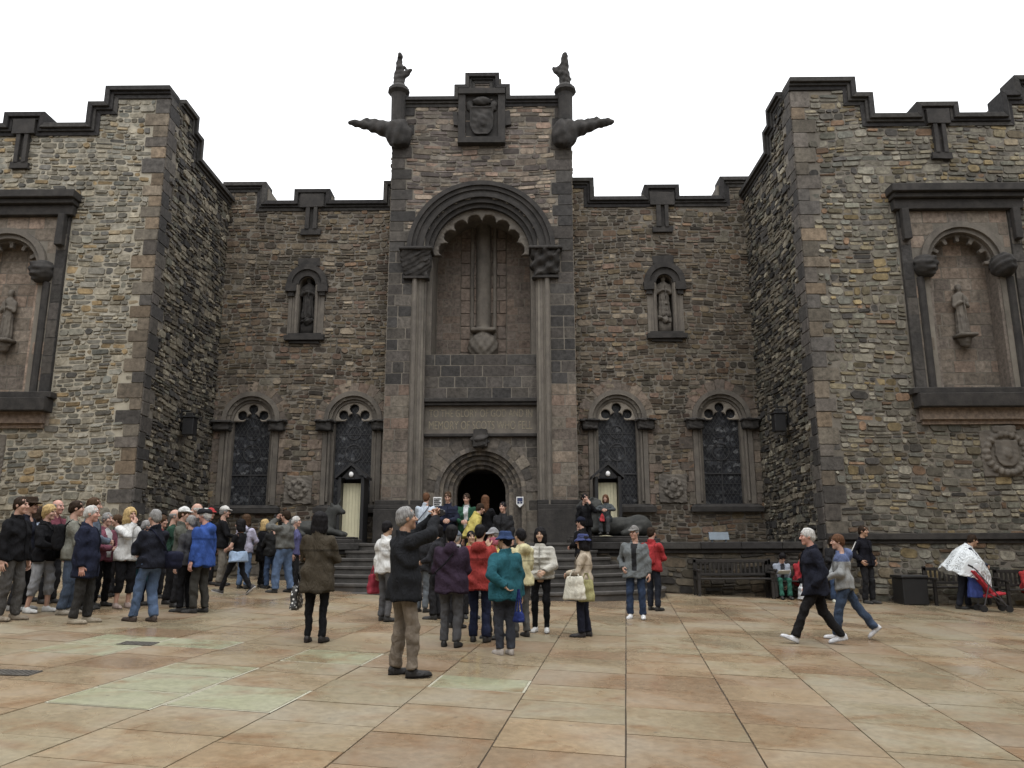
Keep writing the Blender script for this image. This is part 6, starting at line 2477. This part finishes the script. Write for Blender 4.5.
person('s7', 582, 560, 523, -60, 'person in black with a white banded blue cap on the right of the steps', ('jacket', BLACK), ('trousers', BLACK), ('short', 'black'), ('cap', (.012, .014, .028)), group=GS, arms=('front', 'front'), H=1.60, **STP(0))
person('s8', 586, 560, 500, 150, 'dark figure leaning beside the stone lion with a raised hand', ('jacket', BLACK), ('trousers', BLACK), ('short', 'black'), arms=('chin', 'down'), H=1.58, y=20.2, z=1.35)
# seated on the lion
yy = 21.0
xx = W(606, 520, yy)[0]
ztop = W(606, 495, yy)[1]
person('s9', 606, 540, 495, 195, 'child in a dark grey jacket sitting on the stone lion', ('jacket', (.07, .08, .085)), ('trousers', (.06, .065, .07)), ('bob', 'auburn'), fem=True, sit=True, H=1.38, xy=(xx, yy - .05), z=ztop - 1.05, arms=('lap', 'lap'))
i = PEOPLE['s9']
tote(i, (.06, .42, .62), .10, .07, .10, cloth((.50, .03, .04)), 'red and white bag held by the child on the lion', handle=.06)

# right side
x, y = on_front(780, 20.33)
i = person('r1', 780, 598, 556, 184, 'seated person in green trousers and a pale checked jacket bent over a paper', ('jacket', (.34, .38, .46)), ('trousers', (.03, .14, .10)), ('full', 'black'), fem=True, sit=True, xy=(x, y - .12), H=1.55, arms=('lap', 'lap'), lean=28, head=(0, -30), inner=(.05, .05, .06))
c_l = np.array([0, .38, .72])
held(i, 'paper', lambda P: bx((P - c_l) @ rotx(.5), (0, 0, 0), (.17, .12, .008), .002) + waves(P, .004, 12, 3), c_l - .25, c_l + .25, .014, M['white'], 'pale folded paper on the knees of the green trousers', 'paper')
x, y = on_front(799, 20.33)
i = person('r2', 799, 598, 558, 176, 'seated person in a red jacket beside the green trousers', ('jacket', (.42, .02, .03)), ('trousers', BLACK), ('full', 'darkbrown'), fem=True, sit=True, xy=(x, y - .12), H=1.52, arms=('lap', 'lap'), lean=20, head=(0, -25))
tote(i, (.24, .62, .36), .12, .07, .17, cloth((.62, .64, .66)), 'white plastic carrier bag on the ground between the two seated people', handle=.08)
person('r3', 820, 645, 526, -84, 'white haired man striding left in a navy anorak and white trainers', ('parka', (.016, .018, .03)), ('trousers', (.016, .015, .016)), ('short', 'white'), shoes=(.62, .63, .66), feet=((.07, -.34, .03, -14), (-.07, .36, .03, 22))[::-1], arms=('pocket', 'pocket'), skin='pink', bulk=1.1, lean=4)
person('r4', 849, 640, 534, -80, 'brown haired woman walking left in a grey jacket with blue shoulders and jeans', ('jacket', (.30, .31, .31), (.10, .135, .26), 'hood'), ('trousers', (.045, .07, .12)), ('short', 'auburn'), shoes=(.6, .6, .62), fem=True, feet=((-.07, .20, 0, 4), (.07, -.44, .10, -42)), arms=('front', 'front'), lean=3)
person('r5', 838, 602, 537, 185, 'woman in a black jacket and jeans behind the walking couple', ('jacket', (.02, .02, .022)), ('trousers', JEAN), ('bob', 'darkbrown'), shoes=(.55, .55, .45), fem=True, group=GR, arms=('front', 'front'), y=19.5)
person('r6', 869, 602, 527, 150, 'man in a black tracksuit top with white stripes standing by the wing wall', ('jacket', (.012, .012, .018)), ('trousers', DK), ('short', 'darkbrown'), group=GR, skin='tan', arms=('pocket', 'pocket'), head=(-20, 0), y=19.5)
iw = PEOPLE['r6']
mb = MB()
for i_, sg in ((0, -1), (1, 1)):
    a, b = iw['J']['sh', i_], iw['J']['el', i_]
    o_ = np.array([sg * .068, 0, .02])
    mb.tube((a + o_) * iw['s'], (b + np.array([sg * .058, -.0, 0])) * iw['s'], .014, .014, 6)
mb.V = [tuple(v) for v in mb.V]
so = mesh_obj('sleeve_stripe', mb.V, mb.F, [cloth(WHITE)], iw['root'])

# man in the rain poncho with the pushchair
ip = person('r7', 965, 609, 541, 100, 'man stooping in a translucent white rain poncho pushing a red pushchair', ('jacket', (.05, .06, .09)), ('trousers', (.02, .022, .03)), ('short', 'darkbrown'), lean=27, arms=('push', 'push'), head=(-8, 2), H=1.78, skin='tan', grip=(True, True), feet=((-.1, .12, 0, 0), (.1, -.16, 0, 0)), y=18.9)


def poncho_mat():
    m, t, b = new_mat('translucent_plastic')
    b.inputs['Base Color'].default_value = (.80, .84, .86, 1)
    b.inputs['Roughness'].default_value = .35
    tr = N(t, 'ShaderNodeBsdfTransparent')
    mix = N(t, 'ShaderNodeMixShader')
    mix.inputs[0].default_value = .72
    out_ = t.nodes['Material Output']
    t.links.new(tr.outputs[0], mix.inputs[1])
    t.links.new(b.outputs[0], mix.inputs[2])
    t.links.new(mix.outputs[0], out_.inputs['Surface'])
    bump(t, b, noise(t, 7, 2, .5, None, 1), .35, .02)
    return m


def poncho_(P):
    T = (P - ip['pel']) @ ip['Rt']
    prof = [(-.22, .50, .56, .18), (.1, .45, .46, .15), (.3, .40, .34, .07), (.44, .25, .19, 0), (.52, .11, .11, -.02), (.57, .09, .09, -.02)]
    d = loft(T, prof, 2.0)
    d2 = loft(T, [(z - .012, a - .02, b - .02, c) for z, a, b, c in prof], 2.0)
    th = np.arctan2(T[..., 1], T[..., 0])
    f = .022 * np.sin(th * 9) * np.clip((.42 - T[..., 2]) * 2, 0, 1) + waves(P, .012, 9, 8)
    d = np.maximum(d + f, -.20 + .05 * np.sin(th * 3) - T[..., 2])
    return np.maximum(d, -(d2 + f))


V, Q = sculpt(poncho_, np.array([-.75, -.75, .45]), np.array([.75, 1.25, 1.75]), .022)
mesh_obj('rain_poncho', V * ip['s'], Q, [poncho_mat()], ip['root'], None, None, True)
tote(ip, (.27, .16, .78), .13, .08, .26, cloth((.05, .09, .36)), 'blue and white shopping bag hanging on the pushchair handle', handle=.10)

# pushchair
px_, py_ = G(991, 613)
e = empty('pushchair', (px_, py_, gz(px_, py_)), math.radians(-10))
tag(e, 'red folding pushchair with a dark frame in front of the poncho', 'pushchair')
RM = cloth((.50, .02, .035))
FR = simple('grey_metal_tube', (.10, .10, .11), .35, .6)
mb = MB()
for s in (-.2, .2):
    mb.path([(-.36, s, 1.00), (-.28, s, .93), (.30, s, .10)], .014)
    mb.path([(-.05, s, .58), (-.20, s, .10)], .013)
    mb.path([(-.10, s, .42), (.20, s, .24)], .012)
mb.tube((-.20, -.2, .14), (-.20, .2, .14), .012)
mb.tube((.28, -.2, .14), (.28, .2, .14), .012)
mesh_obj('frame', mb.V, mb.F, [FR], e)
mb = MB()
for s in (-.2, .2): mb.tube((-.43, s, 1.03), (-.34, s, .985), .022)
mesh_obj('handle', mb.V, mb.F, [M['iron']], e)
V, Q = sculpt(lambda P: np.minimum(bx((P - np.array([-.14, 0, .66])) @ roty(-.60), (0, 0, 0), (.03, .185, .30), .015), bx((P - np.array([.10, 0, .37])) @ roty(-.20), (0, 0, 0), (.20, .185, .03), .015)) + waves(P, .006, 14, 2),
              (-.45, -.25, .2), (.4, .25, 1.0), .018)
mesh_obj('seat', V, Q, [RM], e, None, None, True)
for (wx_, s) in ((-.21, -.2), (-.21, .2), (.31, -.2), (.31, .2)):
    mb = MB()
    for dy in (-.025, .025): mb.tube((wx_, s + dy - .012, .075), (wx_, s + dy + .012, .075), .075, .075, 18)
    w_ = mesh_obj('wheel', mb.V, mb.F, [M['iron']], e)
# seated at the right edge
x, y = on_front(1022, 19.98)
person('r8', 1022, 600, 560, 190, 'seated person in a red jacket cut by the right edge', ('jacket', (.46, .025, .025)), ('trousers', (.30, .30, .32)), ('short', 'brown'), sit=True, xy=(x + .1, y - .12), H=1.55, arms=('lap', 'lap'), lean=15, head=(0, -20))
